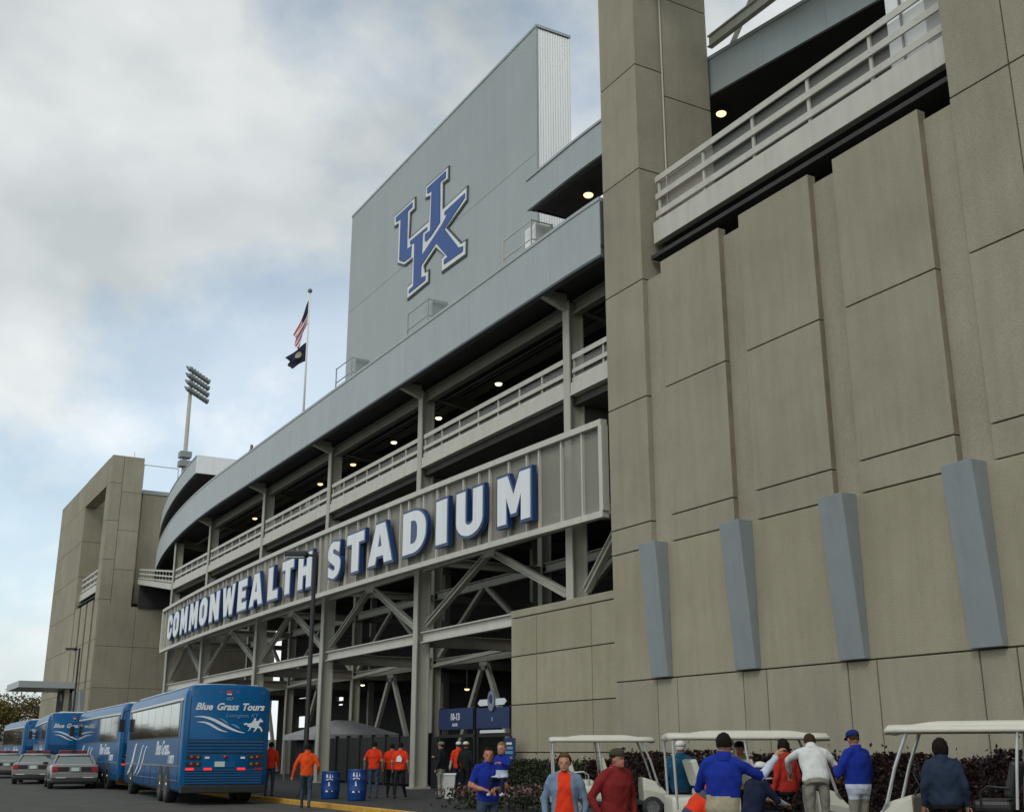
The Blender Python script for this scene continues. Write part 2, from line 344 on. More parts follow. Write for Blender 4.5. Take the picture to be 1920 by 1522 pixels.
# ================================================================== STAND
ST = thing('stadium_stand', 'steel framed stadium stand with long grey fascia and open concourse', 'stadium stand')
colY = [31.7, 43.65, 54.65, 65.6, 77.5, 87.2]
for y in colY:
    b = MB(); b.box(20.0, 20.05, y - .2, y + .2, .12, 16.6); b.box(20.55, 20.6, y - .2, y + .2, .12, 16.6); b.box(20.05, 20.55, y - .025, y + .025, .12, 16.6)
    b.box(19.9, 20.7, y - .3, y + .3, .12, .2)
    b.build('column', STEEL, ST)
    b = MB(); b.box(26.0, 26.05, y - .18, y + .18, .12, 12.9); b.box(26.45, 26.5, y - .18, y + .18, .12, 12.9); b.box(26.05, 26.45, y - .02, y + .02, .12, 12.9)
    b.build('column', STEEL, ST)
    b = MB(); b.box(32.0, 32.4, y - .15, y + .15, .12, 12.9); b.build('column', STEEL, ST)
    for z_, h_ in ((5.9, .5), (12.55, .5), (9.2, .35)):
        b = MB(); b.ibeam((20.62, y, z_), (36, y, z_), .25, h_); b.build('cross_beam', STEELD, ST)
    xb = 18.98 + (max(0, y - 70) ** 2) * .0029
    if y < 80: b = MB(); b.add([(20.0, y - .12, 16.25), (xb, y - .12, 16.62), (xb, y + .12, 16.62), (20.0, y + .12, 16.25), (20.0, y - .12, 16.85), (xb, y - .12, 16.85), (xb, y + .12, 16.85), (20.0, y + .12, 16.85)],
                    [(0, 1, 2, 3), (4, 7, 6, 5), (0, 4, 5, 1), (3, 2, 6, 7), (1, 5, 6, 2)]); b.build('bracket', STEEL, ST)
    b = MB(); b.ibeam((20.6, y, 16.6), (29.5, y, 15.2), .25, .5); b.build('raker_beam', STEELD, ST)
ends = [27.8] + colY
for i in range(len(ends) - 1):
    y0, y1 = ends[i] + (.21 if i else 0), ends[i + 1] - .21; ym = (y0 + y1) / 2
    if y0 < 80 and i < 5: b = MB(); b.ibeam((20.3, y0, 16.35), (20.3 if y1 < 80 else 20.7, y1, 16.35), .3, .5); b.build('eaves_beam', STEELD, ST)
    b = MB(); b.box(20.03, 20.2, y0, y1, 13.12, 13.56); b.box(19.99, 20.24, y0, y1, 13.1, 13.15); b.build('edge_beam', STEELW, ST)
    rl = MB().box(20.1, 20.14, y0, y1, 14.42, 14.60).build('railing', STEELW, ST)
    MB().box(20.205, 20.21, y0, y1, 13.6, 14.4).build('mesh_infill', PERF, rl)
    for z_ in (14.0, 13.68): MB().box(20.1, 20.14, y0, y1, z_ - .075, z_ + .075).build('rail', STEELW, rl)
    n = max(2, round((y1 - y0) / 1.55))
    for k in range(n + 1):
        yy = y0 + .05 + (y1 - y0 - .1) * k / n; MB().box(20.145, 20.2, yy - .035, yy + .035, 13.5, 14.62).build('rail_post', STEELW, rl)
    b = MB(); b.ibeam((20.3, y0, 6.0), (20.3, y1, 6.0), .28, .45, .05); b.build('girder', STEELW, ST)
    b = MB(); b.ibeam((20.3, y0, 8.85), (20.3, y1, 8.85), .2, .3); b.build('girder', STEEL, ST)
    b = MB(); b.ibeam((26.2, y0, 5.85), (26.2, y1, 5.85), .26, .42); b.build('girder', STEEL, ST)
    b = MB(); b.bar((25.2, y0, 5.95), (26.1, y1, 5.75), .16, .16); b.build('tie_rod', STEELW, ST)
    b = MB(); b.ibeam((26.2, y0, 9.3), (26.2, y1, 9.3), .26, .42); b.build('girder', STEEL, ST)
    if i == 0: y0 -= 3.4; ym = (y0 + y1) / 2 + .6
    for sgn, ye in ((-1, y0 + .35), (1, y1 - .35)):
        b = MB(); b.ibeam((20.3, ym + sgn * .25, 8.62), (20.3, ye, 6.5), .22, .24); b.build('brace', STEEL, ST)
        b = MB(); b.bar((26.2, ym + sgn * .2, 9.1), (26.2, ye, 6.2), .2, .2); b.build('brace', STEEL, ST)
        b = MB(); b.bar((26.2, ym + sgn * .25, 5.4), (26.2, ym + sgn * (ye - ym) * sgn * .72, .2), .2, .24); b.build('brace', STEEL, ST)
    MB().box(20.2, 20.4, ym - .45, ym + .45, 8.5, 8.75).build('gusset_plate', STEEL, ST)
    MB().box(26.1, 26.3, ym - .4, ym + .4, 5.25, 5.62).build('gusset_plate', STEEL, ST)
# decks and enclosing walls, interior shade put into their dark colour
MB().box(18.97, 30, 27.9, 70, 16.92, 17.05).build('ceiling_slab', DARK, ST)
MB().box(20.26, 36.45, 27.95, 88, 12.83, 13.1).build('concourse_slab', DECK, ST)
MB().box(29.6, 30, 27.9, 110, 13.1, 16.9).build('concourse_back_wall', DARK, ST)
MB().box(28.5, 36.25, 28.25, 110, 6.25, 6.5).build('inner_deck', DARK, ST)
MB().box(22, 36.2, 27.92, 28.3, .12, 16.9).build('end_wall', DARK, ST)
for x_, h_ in ((22.4, .3), (24.4, .3), (26.6, .35)):
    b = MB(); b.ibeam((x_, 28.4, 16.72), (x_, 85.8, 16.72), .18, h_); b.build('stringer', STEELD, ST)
for x_, z_, r_ in ((21.2, 16.4, .05), (21.5, 16.45, .03), (25.3, 12.4, .06), (22.2, 12.45, .04)):
    b = MB(); b.smooth = True; b.tube([(x_, 28.4, z_), (x_, 86, z_)], r_, 8); b.build('service_pipe', HOOD, ST)
# back wall with open windows to the daylight
holes = [(107.5, 108.3, 6.55, 7.4), (101.4, 104.8, 6.2, 7.25), (93, 94.7, 5.65, 6.7), (91.4, 92, 5.55, 6.25), (107.3, 108.1, 3.8, 4.9), (101.7, 104.6, 3.65, 4.65), (93.1, 94.7, 5.28, 5.42)]
yc = sorted({28.3, 110.0} | {h[0] for h in holes} | {h[1] for h in holes}); zc = sorted({.12, 12.85} | {h[2] for h in holes} | {h[3] for h in holes})
b = MB()
for i in range(len(yc) - 1):
    z_run = None
    for j in range(len(zc) - 1):
        cy, cz = (yc[i] + yc[i + 1]) / 2, (zc[j] + zc[j + 1]) / 2
        if not any(h[0] < cy < h[1] and h[2] < cz < h[3] for h in holes): b.box(36.2, 36.5, yc[i], yc[i + 1], zc[j], zc[j + 1])
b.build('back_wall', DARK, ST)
# long grey fascia: straight, then bending back towards the distant tower
def fx(y): return 18.9 + (max(0, y - 70) ** 2) * .0029 + (max(0, 30 - y) ** 2) * .0125
def run(y0, y1, step): 
    n = max(1, round((y1 - y0) / step)); return [y0 + (y1 - y0) * i / n for i in range(n + 1)]
def band(name, y0, y1, z0, z1, dx, thick, m_, parent, step=1.0):
    path = [(fx(y) + dx, y) for y in run(y0, y1, step)]
    return sweep_box(path, name, m_, parent, [(0, z0), (-thick, z0), (-thick, z1), (0, z1)])
yy = run(27.9, 109, 3.0)
for a_, b_ in zip(yy[:-1], yy[1:]): band('fascia_panel', a_ + .004, b_ - .004, 16.68, 18.62, 0, .12, FASC, ST, .8)
band('fascia_backing', 27.9, 109, 16.72, 18.58, .03, .3, SEAM, ST)
band('fascia_cap', 27.9, 109, 18.6, 18.72, -.03, .4, FASC, ST)
band('fascia_drip_edge', 27.9, 109, 16.6, 16.69, -.02, .25, SEAM, ST)
band('soffit', 70.02, 109, 16.92, 17.05, .1, 9, DARK, ST)
MB().add([(20.3, 88.02, 12.85), (36.45, 88.02, 12.83), (36.45, 110, 12.83), (25, 110, 12.85)], [(0, 1, 2, 3)]).build('concourse_slab', DECK, ST)
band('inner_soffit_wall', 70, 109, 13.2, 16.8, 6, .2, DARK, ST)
# roof deck behind the fascia
band('roof_deck', 27.9, 109, 18.2, 18.35, .3, 9, DECK, ST)
# upper walkway box on the right (behind the pier) and on the left
for nm, y0, y1, z0, z1 in (('upper_walkway', 26.2, 32.65, 20.28, 21.55), ('upper_walkway', 79.9, 109, 20.42, 21.72)):
    U = thing(nm, 'grey upper walkway box with dark soffit beside the scoreboard' if y0 < 50 else 'grey upper walkway box at the far curved end of the fascia', 'walkway', (19, y0, z0), group='upper walkway boxes')
    yy = run(y0, y1, 2.5)
    def ub(name, a_, b_, za, zb, dx, th, m_):
        o = band(name, a_, b_, za, zb, dx, th, m_, None, .8); o.data.transform(Matrix.Translation((-19, -y0, -z0))); o.parent = U; return o
    for a_, b_ in zip(yy[:-1], yy[1:]): ub('fascia_panel', a_ + .004, b_ - .004, z0, z1 - .1, .1, .1, FASC)
    ub('fascia_backing', y0 + .02, y1 - .02, z0 + .03, z1 - .05, .13, .3, SEAM)
    ub('cap', y0, y1, z1 - .09, z1, .06, .35, FASC)
    ub('soffit', y0 + .05, y1 - .02, z0 + .05, z0 + .12, .15, 3.2 if y0 > 50 else 1.7, DARK)
    ub('deck', y0 + .05, y1 - .02, z0 + .5, z0 + .6, .15, 3.1 if y0 > 50 else 1.6, DECK)
    if y0 > 50: MB().box(fx(y0) + .1 - 19, 3.3, -.1, 0, 0, z1 - z0 + .003).build('end_panel', CORR, U)
    else: MB().box(.3, 1.9, 6.3, 6.42, .05, 1.2).build('end_panel', FASC, U)
RW = thing('ring_walkway', 'grey walkway fascia with deep dark soffit right of the tall pier', 'walkway', (22, 26.3, 22.3))
def rx(a, z, o=0.): return (a * .163 + o, -a, z)
aa = run(-4.5, 17, 2.4)
for a0_, a1_ in zip(aa[:-1], aa[1:]): MB().add([rx(a_, z_, o_) for a_ in (a0_ + .004, a1_ - .004) for o_ in (0, .1) for z_ in (0, 1.3)], [(0, 1, 5, 4), (2, 6, 7, 3), (0, 4, 6, 2), (1, 3, 7, 5), (0, 2, 3, 1), (4, 5, 7, 6)]).build('fascia_panel', FASC, RW)
MB().add([rx(-4.5, .05, .06), rx(17, .05, .06), rx(17, .05, 12), rx(-4.5, .05, 12)], [(0, 1, 2, 3)]).build('soffit', DARK, RW)
MB().add([rx(a_, z_, o_) for a_ in (-4.5, 17) for o_ in (-.04, .3) for z_ in (1.3, 1.42)], [(0, 1, 5, 4), (2, 6, 7, 3), (0, 4, 6, 2), (1, 3, 7, 5), (0, 2, 3, 1), (4, 5, 7, 6)]).build('cap', FASC, RW)
MB().add([rx(-4.5, -6, 9), rx(17, -6, 9), rx(17, .04, 9), rx(-4.5, .04, 9)], [(0, 1, 2, 3)]).build('inner_wall', DARK, RW)
MB().box(-.9, .2, -9.9, -8.7, -5.6, .0).build('white_column', CORR, RW, .02)
b = MB(); b.tube([(-.95, -9.2, -5), (-.95, -9.2, -.9), (-.95, -9.3, -.5), (-.95, -9.5, -.35), (-.95, -9.7, -.5), (-.95, -9.72, -.9)], .035, 8); b.build('hooked_pipe', HOOD, RW)
for a0_, a1_ in ((1.2, 4.2), (7.4, 4.2), (7.4, 11.5)): MB().bar(Vector(rx(a0_, 1.4, .2)), Vector(rx(a1_, 5.5, .2)), .12, .12).build('roof_brace', STEELW, RW)
# sloping link bridge between the stand and the distant tower
LK = thing('link_bridge', 'cream railed link bridge between the stand and the distant tower', 'bridge', (20, 87.4, 13))
p0, p1 = Vector((0.05, 0, 0)), Vector((2.4, 23.9, 3.5))
def off(z): return Vector((0, 0, z))
for nm, z_, h_, w_ in (('edge_beam', .35, .44, .15), ('rail', .72, .1, .05), ('rail', 1.1, .12, .05), ('rail', 1.5, .14, .05)): MB().bar(p0 + off(z_), p1 + off(z_), w_, h_).build(nm, STEELW, LK)
for k in range(12): q = p0.lerp(p1, (k + .3) / 12); MB().bar(q + off(.3) + Vector((.06, 0, 0)), q + off(1.55) + Vector((.06, 0, 0)), .06, .06).build('rail_post', STEELW, LK)
MB().add([p0 + off(.1), p1 + off(.1), p1 + off(.1) + Vector((6, 0, 0)), p0 + off(.1) + Vector((6, 0, 0))], [(0, 1, 2, 3)]).build('deck', DARK, LK)
# ================================================================== SCOREBOARD with emblem
SB = thing('scoreboard', 'tall flat grey scoreboard back carrying the blue emblem', 'scoreboard', (21, 35.25, 18))
MB().box(.04, 1.6, .04, 20.3, -.8, 12.35).build('core', SEAM, SB)
yy = run(0, 20.35, 2.55)
for z0, z1 in ((-.8, 6.48), (6.5, 12.3)):
    for a_, b_ in zip(yy[:-1], yy[1:]): MB().box(0, .1, a_ + .002, b_ - .002, z0, z1).build('wall_panel', FASC2, SB)
cb = MB()
n = 26
prof = []
for i in range(n + 1):
    x_ = .1 + (1.55) * i / n; prof.append((x_, -.02 if i % 2 else .02)); 
b = MB(); vs = [(x_, d, -.8) for x_, d in prof] + [(x_, d, 12.25) for x_, d in prof]
b.add(vs, [(i, i + 1, i + n + 2, i + n + 1) for i in range(n)]); b.build('corrugated_end', CORR, SB)
MB().box(-.03, 1.66, -.05, 20.38, 12.3, 12.42).build('cap_trim', FASC, SB)
MB().box(-.01, .02, -.012, .06, -.8, 12.3).build('corner_trim', FASC, SB)
# emblem: traced outline on the wall plane (metres along the wall, height)
_F, _P = 2150., math.atan(649 / 2150.)
def on_x(u, v, X):
    dx, dy = (u - 960) / _F, (761 - v) / _F; c, s = math.cos(_P), math.sin(_P); fh = c - dy * s
    r = (math.cos(TH) * dx + math.sin(TH) * fh, math.cos(TH) * fh - math.sin(TH) * dx, s + dy * c); t = X / r[0]
    return r[1] * t, 1.5 + r[2] * t
ep = [(105, 628), (322, 425), (322, 560), (275, 605), (262, 845), (458, 672), (472, 440), (420, 462), (430, 320), (665, 108), (662, 262), (610, 300), (607, 540), (855, 310), (852, 470), (655, 745), (792, 893), (845, 855), (840, 1030), (585, 1215), (585, 1050), (612, 1030), (532, 965), (415, 1140), (425, 1190), (462, 1165), (458, 1305), (235, 1490), (238, 1340), (282, 1300), (292, 1075), (210, 1140), (138, 1120), (150, 722), (105, 750)]
k_ = 180 / 978.
def e2(p): y, z = on_x(720 + p[0] * k_, 290 + p[1] * k_, 20.95); return (-(y - 35.25), z - 18)
def area(p): return sum(p[i - 1][0] * p[i][1] - p[i][0] * p[i - 1][1] for i in range(len(p))) / 2
def inset(pts, d):
    if area(pts) < 0: pts = pts[::-1]
    out = []; n = len(pts)
    for i in range(n):
        a, b_, c = (Vector(pts[i - 1]), Vector(pts[i]), Vector(pts[(i + 1) % n])); d1 = (b_ - a).normalized(); d2 = (c - b_).normalized()
        n1_, n2_ = Vector((-d1.y, d1.x)), Vector((-d2.y, d2.x)); m_ = (n1_ + n2_); 
        m_ = m_ / max(.35, m_.length_squared / 2) 
        out.append(tuple(b_ + m_ * d))
    return out
op = [e2(p) for p in ep]
ef = lambda u, v, d: (-d, -u, v)
EM = MB().poly(op, ef, .005, .05).build('emblem', UKD, SB)
MB().poly(inset(op, .10), ef, .05, .085).build('emblem_border', WHITE, EM)
BL = [[(130, 645), (300, 488), (297, 535), (252, 577), (243, 968), (290, 930), (283, 1042), (210, 1095), (165, 1080), (180, 655), (133, 690)],
      [(450, 345), (640, 170), (637, 238), (583, 282), (580, 690), (490, 830), (440, 885), (425, 880), (428, 812), (480, 775), (495, 370), (452, 400)],
      [(275, 885), (450, 738), (448, 765), (405, 800), (395, 1030), (600, 715), (655, 610), (625, 618), (628, 585), (835, 395), (833, 440), (625, 760), (770, 950), (815, 935), (812, 985), (620, 1120), (622, 1070), (660, 1045), (540, 905), (390, 1130), (385, 1255), (432, 1235), (430, 1280), (262, 1415), (265, 1380), (308, 1340), (320, 900), (278, 920)]]
for q in BL: MB().poly([e2(p) for p in q], ef, .085, .115).build('emblem_letter', UKB, EM)
# safety cages on the roof edge in front of the scoreboard
for i, (y0, lb) in enumerate(((33.1, 'white railed hatch cage at the right end of the scoreboard'), (41.9, 'small railed hatch cage below the emblem'), (50.7, 'small railed hatch cage at the left foot of the scoreboard'))):
    C_ = thing('hatch_cage', lb, 'cage', (19.45, y0, 18.72), group='roof hatch cages')
    for x_, y_ in ((0, 0), (0, 2.1), (.9, 0), (.9, 2.1)): MB().bar((x_, y_, -.4), (x_, y_, 1.55), .05, .05).build('post', STEELW if i == 0 else FASC, C_)
    for z_ in (.75, 1.5):
        b = MB(); b.bar((0, 0, z_), (0, 2.1, z_), .04, .04); b.bar((0, 0, z_), (.9, 0, z_), .04, .04); b.bar((.9, 0, z_), (.9, 2.1, z_), .04, .04); b.build('hoop_rail', STEELW if i == 0 else FASC, C_)
    MB().box(.25, 1.4, .1, .9, -.4, 1.5).build('hatch_box', CORR if i == 0 else FASC2, C_, .02)
# ================================================================== SIGN
def sx(y): return 18.65 + .0011 * (y - 58) ** 2
SG = thing('stadium_sign', 'long curved sign with white letters reading COMMONWEALTH STADIUM', 'sign', (18.8, 57, 8.4))
so = Vector((18.8, 57, 8.4))
def sp(y, z, d): return Vector((sx(y) - d, y, z)) - so
def sband(name, y0, y1, z0, z1, d0, d1, m_):
    rs = [[sp(y, z0, d0), sp(y, z0, d1), sp(y, z1, d1), sp(y, z1, d0)] for y in run(y0, y1, 2)]
    return MB().rings(rs).build(name, m_, SG)
sband('top_rail', 28.75, 86.5, 11.32, 11.52, -.02, .22, STEELW); sband('bottom_rail', 28.75, 86.5, 8.4, 8.6, -.02, .22, STEELW)
for y in (28.8, 86.45): MB().box(*[c for c in (sx(y) - .22 - so.x, sx(y) + .02 - so.x, y - .1 - so.y, y + .1 - so.y, .2, 2.92)]).build('end_post', STEELW, SG)
y = 29.9; i = 0
while y < 86:
    MB().box(sx(y) - .13 - so.x, sx(y) - .03 - so.x, y - .04 - so.y, y + .04 - so.y, .2, 2.92).build('post', STEELW, SG); y += (1.15, 1.3, .75)[i % 3]; i += 1
ys = run(28.85, 86.4, 2)
MB().add([sp(y, z_, .02) for y in ys for z_ in (8.58, 11.34)], [(2 * i, 2 * i + 1, 2 * i + 3, 2 * i + 2) for i in range(len(ys) - 1)]).build('mesh_sheet', PERF2, SG)
for y in colY[:5]:
    for z_ in (9.0, 10.9): MB().bar(sp(y, z_, .0), Vector((20.0, y, z_)) - so, .12, .12).build('strut', STEEL, SG)
# letters: heavy block shapes in a unit box, u to the right, v up
def arc(cx, cy, rx, ry, a0, a1, n=10): return [(cx + rx * math.cos(R(a0 + (a1 - a0) * i / n)), cy + ry * math.sin(R(a0 + (a1 - a0) * i / n))) for i in range(n + 1)]
def letter(ch):
    if ch == 'I': return [[(0, 0), (1, 0), (1, 1), (0, 1)]]
    if ch == 'L': return [[(0, 0), (1, 0), (1, .25), (.46, .25), (.46, 1), (0, 1)]]
    if ch == 'T': return [[(.3, 0), (.7, 0), (.7, .74), (1, .74), (1, 1), (0, 1), (0, .74), (.3, .74)]]
    if ch == 'E': return [[(0, 0), (1, 0), (1, .24), (.45, .24), (.45, .39), (.88, .39), (.88, .61), (.45, .61), (.45, .76), (1, .76), (1, 1), (0, 1)]]
    if ch == 'H': return [[(0, 0), (.36, 0), (.36, .37), (.64, .37), (.64, 0), (1, 0), (1, 1), (.64, 1), (.64, .62), (.36, .62), (.36, 1), (0, 1)]]
    if ch == 'M': return [[(0, 0), (.27, 0), (.27, .56), (.42, .18), (.58, .18), (.73, .56), (.73, 0), (1, 0), (1, 1), (.69, 1), (.5, .55), (.31, 1), (0, 1)]]
    if ch == 'N': return [[(0, 0), (.33, 0), (.33, .5), (.66, 0), (1, 0), (1, 1), (.67, 1), (.67, .5), (.34, 1), (0, 1)]]
    if ch == 'W': return [[(.16, 0), (.40, 0), (.5, .45), (.60, 0), (.84, 0), (1, 1), (.78, 1), (.71, .42), (.6, .93), (.4, .93), (.29, .42), (.22, 1), (0, 1)]]
    if ch == 'A': return [[(0, 0), (.31, 0), (.36, .19), (.64, .19), (.69, 0), (1, 0), (.68, 1), (.32, 1), (.2, .62), (.43, .43), (.5, .74), (.57, .43), (.43, .43), (.2, .62)]]
    if ch == 'U': return [[(0, 1), (0, .33)] + arc(.5, .33, .5, .33, 180, 360)[1:] + [(1, 1), (.65, 1), (.65, .34)] + arc(.5, .34, .15, .1, 0, -180)[1:] + [(.35, 1)]]
    if ch == 'O': return [arc(.5, .66, .5, .34, 180, 0) + arc(.5, .34, .5, .34, 0, -180)] , [arc(.5, .62, .14, .13, 180, 0) + arc(.5, .38, .14, .13, 0, -180)]
    if ch == 'D': return [[(0, 0), (.45, 0)] + arc(.45, .45, .55, .45, -90, 0)[1:] + arc(.45, .55, .55, .45, 0, 90) + [(0, 1)]], [[(.36, .23), (.46, .23)] + arc(.46, .42, .17, .19, -90, 0)[1:] + arc(.46, .58, .17, .19, 0, 90) + [(.36, .77)]]
    if ch == 'C': return [arc(.5, .66, .5, .34, 0, 180) + arc(.5, .34, .5, .34, 180, 360) + [(1, .42), (.65, .42)] + arc(.5, .36, .15, .12, 0, -180)[0:] + arc(.5, .64, .15, .12, 180, 0) + [(.65, .58), (1, .58)]]
    if ch == 'S': return [[(.05, .08)] + arc(.5, .3, .5, .3, -120, 0) + arc(.62, .36, .38, .24, 0, 60)[1:] + [(.42, .68), (.38, .76), (.5, .8), (.88, .68), (.92, .95)] + arc(.45, .72, .45, .28, 75, 180) + arc(.4, .64, .4, .2, 180, 240)[1:] + [(.58, .33), (.6, .24), (.45, .2), (.06, .34)]]
def strip_holes(res):       # outline with a hole is bridged into one ring
    if isinstance(res, tuple):
        o, h = res[0][0], res[1][0]; j = min(range(len(o)), key=lambda i: abs(o[i][0]) + abs(o[i][1] - .5)); kx = min(range(len(h)), key=lambda i: abs(h[i][0] - o[j][0]) + abs(h[i][1] - o[j][1]))
        hh = (h[kx:] + h[:kx] + [h[kx]])
        if area(hh) * area(o) > 0: hh = hh[::-1]
        return o[:j + 1] + hh + [o[j]] + o[j + 1:], o, h
    return res[0], res[0], None
LET = [('C', 82.7, 81.0), ('O', 80.7, 78.7), ('M', 78.2, 76.0), ('M', 75.4, 73.0), ('O', 72.6, 70.5), ('N', 70.0, 67.6), ('W', 67.0, 64.2), ('E', 63.7, 61.9), ('A', 61.4, 59.0), ('L', 58.2, 56.5), ('T', 56.0, 54.2), ('H', 53.6, 51.7), ('S', 49.7, 48.15), ('T', 47.5, 45.55), ('A', 45.2, 42.7), ('D', 41.85, 39.75), ('I', 39.0, 38.1), ('U', 37.45, 35.45), ('M', 34.55, 32.35)]
for ch, ya, yb in LET:
    cx_ = (ya + yb) / 2; ya, yb = cx_ + (ya - cx_) * .94, cx_ - (cx_ - yb) * .94; wd = ya - yb; ring, outer, hole = strip_holes(letter(ch))
    def lf(grow):
        return lambda u, v, d: sp(ya - u, 8.98 + v, d)
    pts = [(u * wd, v * 1.68) for u, v in ring]
    if ch == 'A': outer = outer[:9]
    om = [(u * wd, v * 1.68) for u, v in outer]
    big = inset(om, -.10)
    B_ = MB().poly(big, lf(0), .22, .40).build('letter', LETB, SG)
    W_ = MB()
    if ch == 'A':
        tri = [(.43 * wd, .43 * 1.68), (.5 * wd, .74 * 1.68), (.57 * wd, .43 * 1.68)]
        W_.poly([(u * wd, v * 1.68) for u, v in letter('A')[0][:8]] , lf(0), .40, .425)
        W_.build('letter_face', LETW, B_); MB().poly(tri, lf(0), .42, .432).build('letter_counter', LETB, B_)
    elif hole:
        W_.poly(om, lf(0), .40, .425); W_.build('letter_face', LETW, B_)
        MB().poly([(u * wd, v * 1.68) for u, v in hole], lf(0), .42, .432).build('letter_counter', LETB, B_)
    else:
        W_.poly(om, lf(0), .40, .425); W_.build('letter_face', LETW, B_)
# ================================================================== LIT LAMPS
def lamp(x, y, z, label, m_, r=.2, group='lit round lamps under the concourse ceiling', up=.9):
    L_ = thing('ceiling_lamp', label, 'lamp', (x, y, z), group=group)
    b = MB(); b.smooth = True; b.rings([[(q * math.cos(R(30 * k)), q * math.sin(R(30 * k)), h) for k in range(12)] for q, h in ((.5 * r, .45 * r), (1.05 * r, .1 * r), (1.1 * r, 0))], caps=True); b.build('shade', HOOD, L_)
    b = MB(); b.smooth = True; b.ell((0, 0, -.1 * r), (r, r, .55 * r), 14, 8); b.build('globe', m_, L_)
    MB().bar((0, 0, .4 * r), (0, 0, up), .04, .04).build('stem', HOOD, L_)
pos = ['first from the near tower', 'second from the near tower', 'third from the near tower', 'fourth from the near tower', 'fifth from the near tower', 'furthest from the near tower']
for i, (x, y, c) in enumerate(((21.53, 39.35, LAMPW), (21.59, 45.1, LAMPW), (21.54, 50.0, LAMPW), (21.5, 55.2, LAMPE), (21.6, 60.4, LAMPE), (21.4, 71.9, LAMPE))):
    lamp(x, y, 16.0, 'lit round lamp above the concourse rail, ' + pos[i], c, .15)
lamp(20.0, 30.1, 20.05, 'lit round lamp under the upper walkway left of the pier', LAMPE, .17, 'lit lamps under the upper walkway', .22)
lamp(22.95, 26.35, 22.15, 'lit round lamp under the upper walkway right of the pier', LAMPE, .17, 'lit lamps under the upper walkway', .22)
lamp(25.4, 47.0, 12.5, 'lit lamp showing between the letters U and M', LAMPW, .15, 'lit lamps below the concourse', .4)
lamp(21.2, 57.6, 6.9, 'lit lamp beside the second column behind the lamp post', LAMPE, .15, 'lit lamps below the concourse', .5)
lamp(27.7, 68.0, 5.5, 'small lit lamp above the tent roof', LAMPW, .13, 'lit lamps below the concourse', .5)
lamp(27.5, 53.5, 4.6, 'small lit lamp above the gate banners', LAMPE, .13, 'lit lamps below the concourse', 1.4)
# ================================================================== COACHES
BUSB = mat('coach_blue_paint', (.0015, .092, .25), .34, coat=.1, spec=.22, noise=.08, nscale=1.5)
BUSR = mat('coach_roof_white', (.62, .64, .64), .35)
GLASS = mat('coach_tinted_glass', (.018, .018, .017), .03, spec=1.0, coat=1.)
REDL = mat('red_lens', (.30, .008, .01), .25, coat=.5)
REDLIT = mat('red_lens_lit', (.75, .02, .03), .3, emit=(1, .05, .06), estr=.55)
AMB = mat('amber_lens', (.35, .12, .01), .3)
PRINT = mat('white_print', (.72, .75, .78), .45)
PRINT2 = mat('pale_blue_print', (.12, .30, .48), .45)
PLATE = mat('number_plate', (.55, .66, .58), .5)
TRIM = mat('black_trim', (.015, .015, .016), .5)
def wheel(parent, x, y, r, wdt, side, name='wheel'):
    W_ = link(name, None, parent, (x, y, r)); W_.empty_display_size = .2
    b = MB(); b.smooth = True; n = 24
    prof = [(wdt * .5, r * .62), (wdt * .5, r * .93), (wdt * .36, r), (-wdt * .36, r), (-wdt * .5, r * .93), (-wdt * .5, r * .62)]
    b.rings([[(px, q * math.cos(2 * math.pi * k / n), q * math.sin(2 * math.pi * k / n)) for k in range(n)] for px, q in prof]); b.build('tyre', RUB, W_)
    b = MB(); s_ = side * wdt * .5
    b.rings([[(px, q * math.cos(2 * math.pi * k / n), q * math.sin(2 * math.pi * k / n)) for k in range(n)] for px, q in ((s_ * 1.01, r * .62), (s_ * .75, r * .5), (s_ * .8, r * .2), (s_ * 1.05, r * .18), (s_ * 1.05, .01))]); b.build('rim', CHROME, W_)
    return W_
def swoosh(pts, wmax, f, d0, d1, m_, parent, name='swoosh'):
    n = len(pts); up, lo = [], []
    for i, p in enumerate(pts):
        a, c = Vector(pts[max(i - 1, 0)]), Vector(pts[min(i + 1, n - 1)]); d = (c - a).normalized(); nn = Vector((-d.y, d.x)) * wmax * math.sin(math.pi * (i + .35) / (n - .3)) ** .8 / 2
        up.append(tuple(Vector(p) + nn)); lo.append(tuple(Vector(p) - nn))
    return MB().poly(up + lo[::-1], f, d0, d1).build(name, m_, parent)
def bez(p0, p1, p2, p3, n=14): return [tuple((1 - t) ** 3 * a + 3 * (1 - t) ** 2 * t * b + 3 * (1 - t) * t * t * c + t ** 3 * d for a, b, c, d in zip(p0, p1, p2, p3)) for t in (i / n for i in range(n + 1))]
horse = [(-.50, .12), (-.36, .17), (-.27, .12), (-.10, .17), (-.04, .25), (.0, .33), (.05, .41), (.11, .36), (.10, .27), (.2, .25), (.28, .33), (.33, .4), (.36, .34), (.46, .26), (.44, .19), (.34, .22), (.27, .10), (.25, .02), (.36, -.02), (.46, -.18), (.42, -.28), (.38, -.18), (.3, -.08), (.2, -.08), (.12, -.2), (.02, -.28), (.04, -.2), (.1, -.1), (-.02, -.06), (-.12, -.07), (-.16, -.18), (-.28, -.22), (-.2, -.14), (-.2, -.04), (-.3, .0), (-.3, .08), (-.44, .05)]
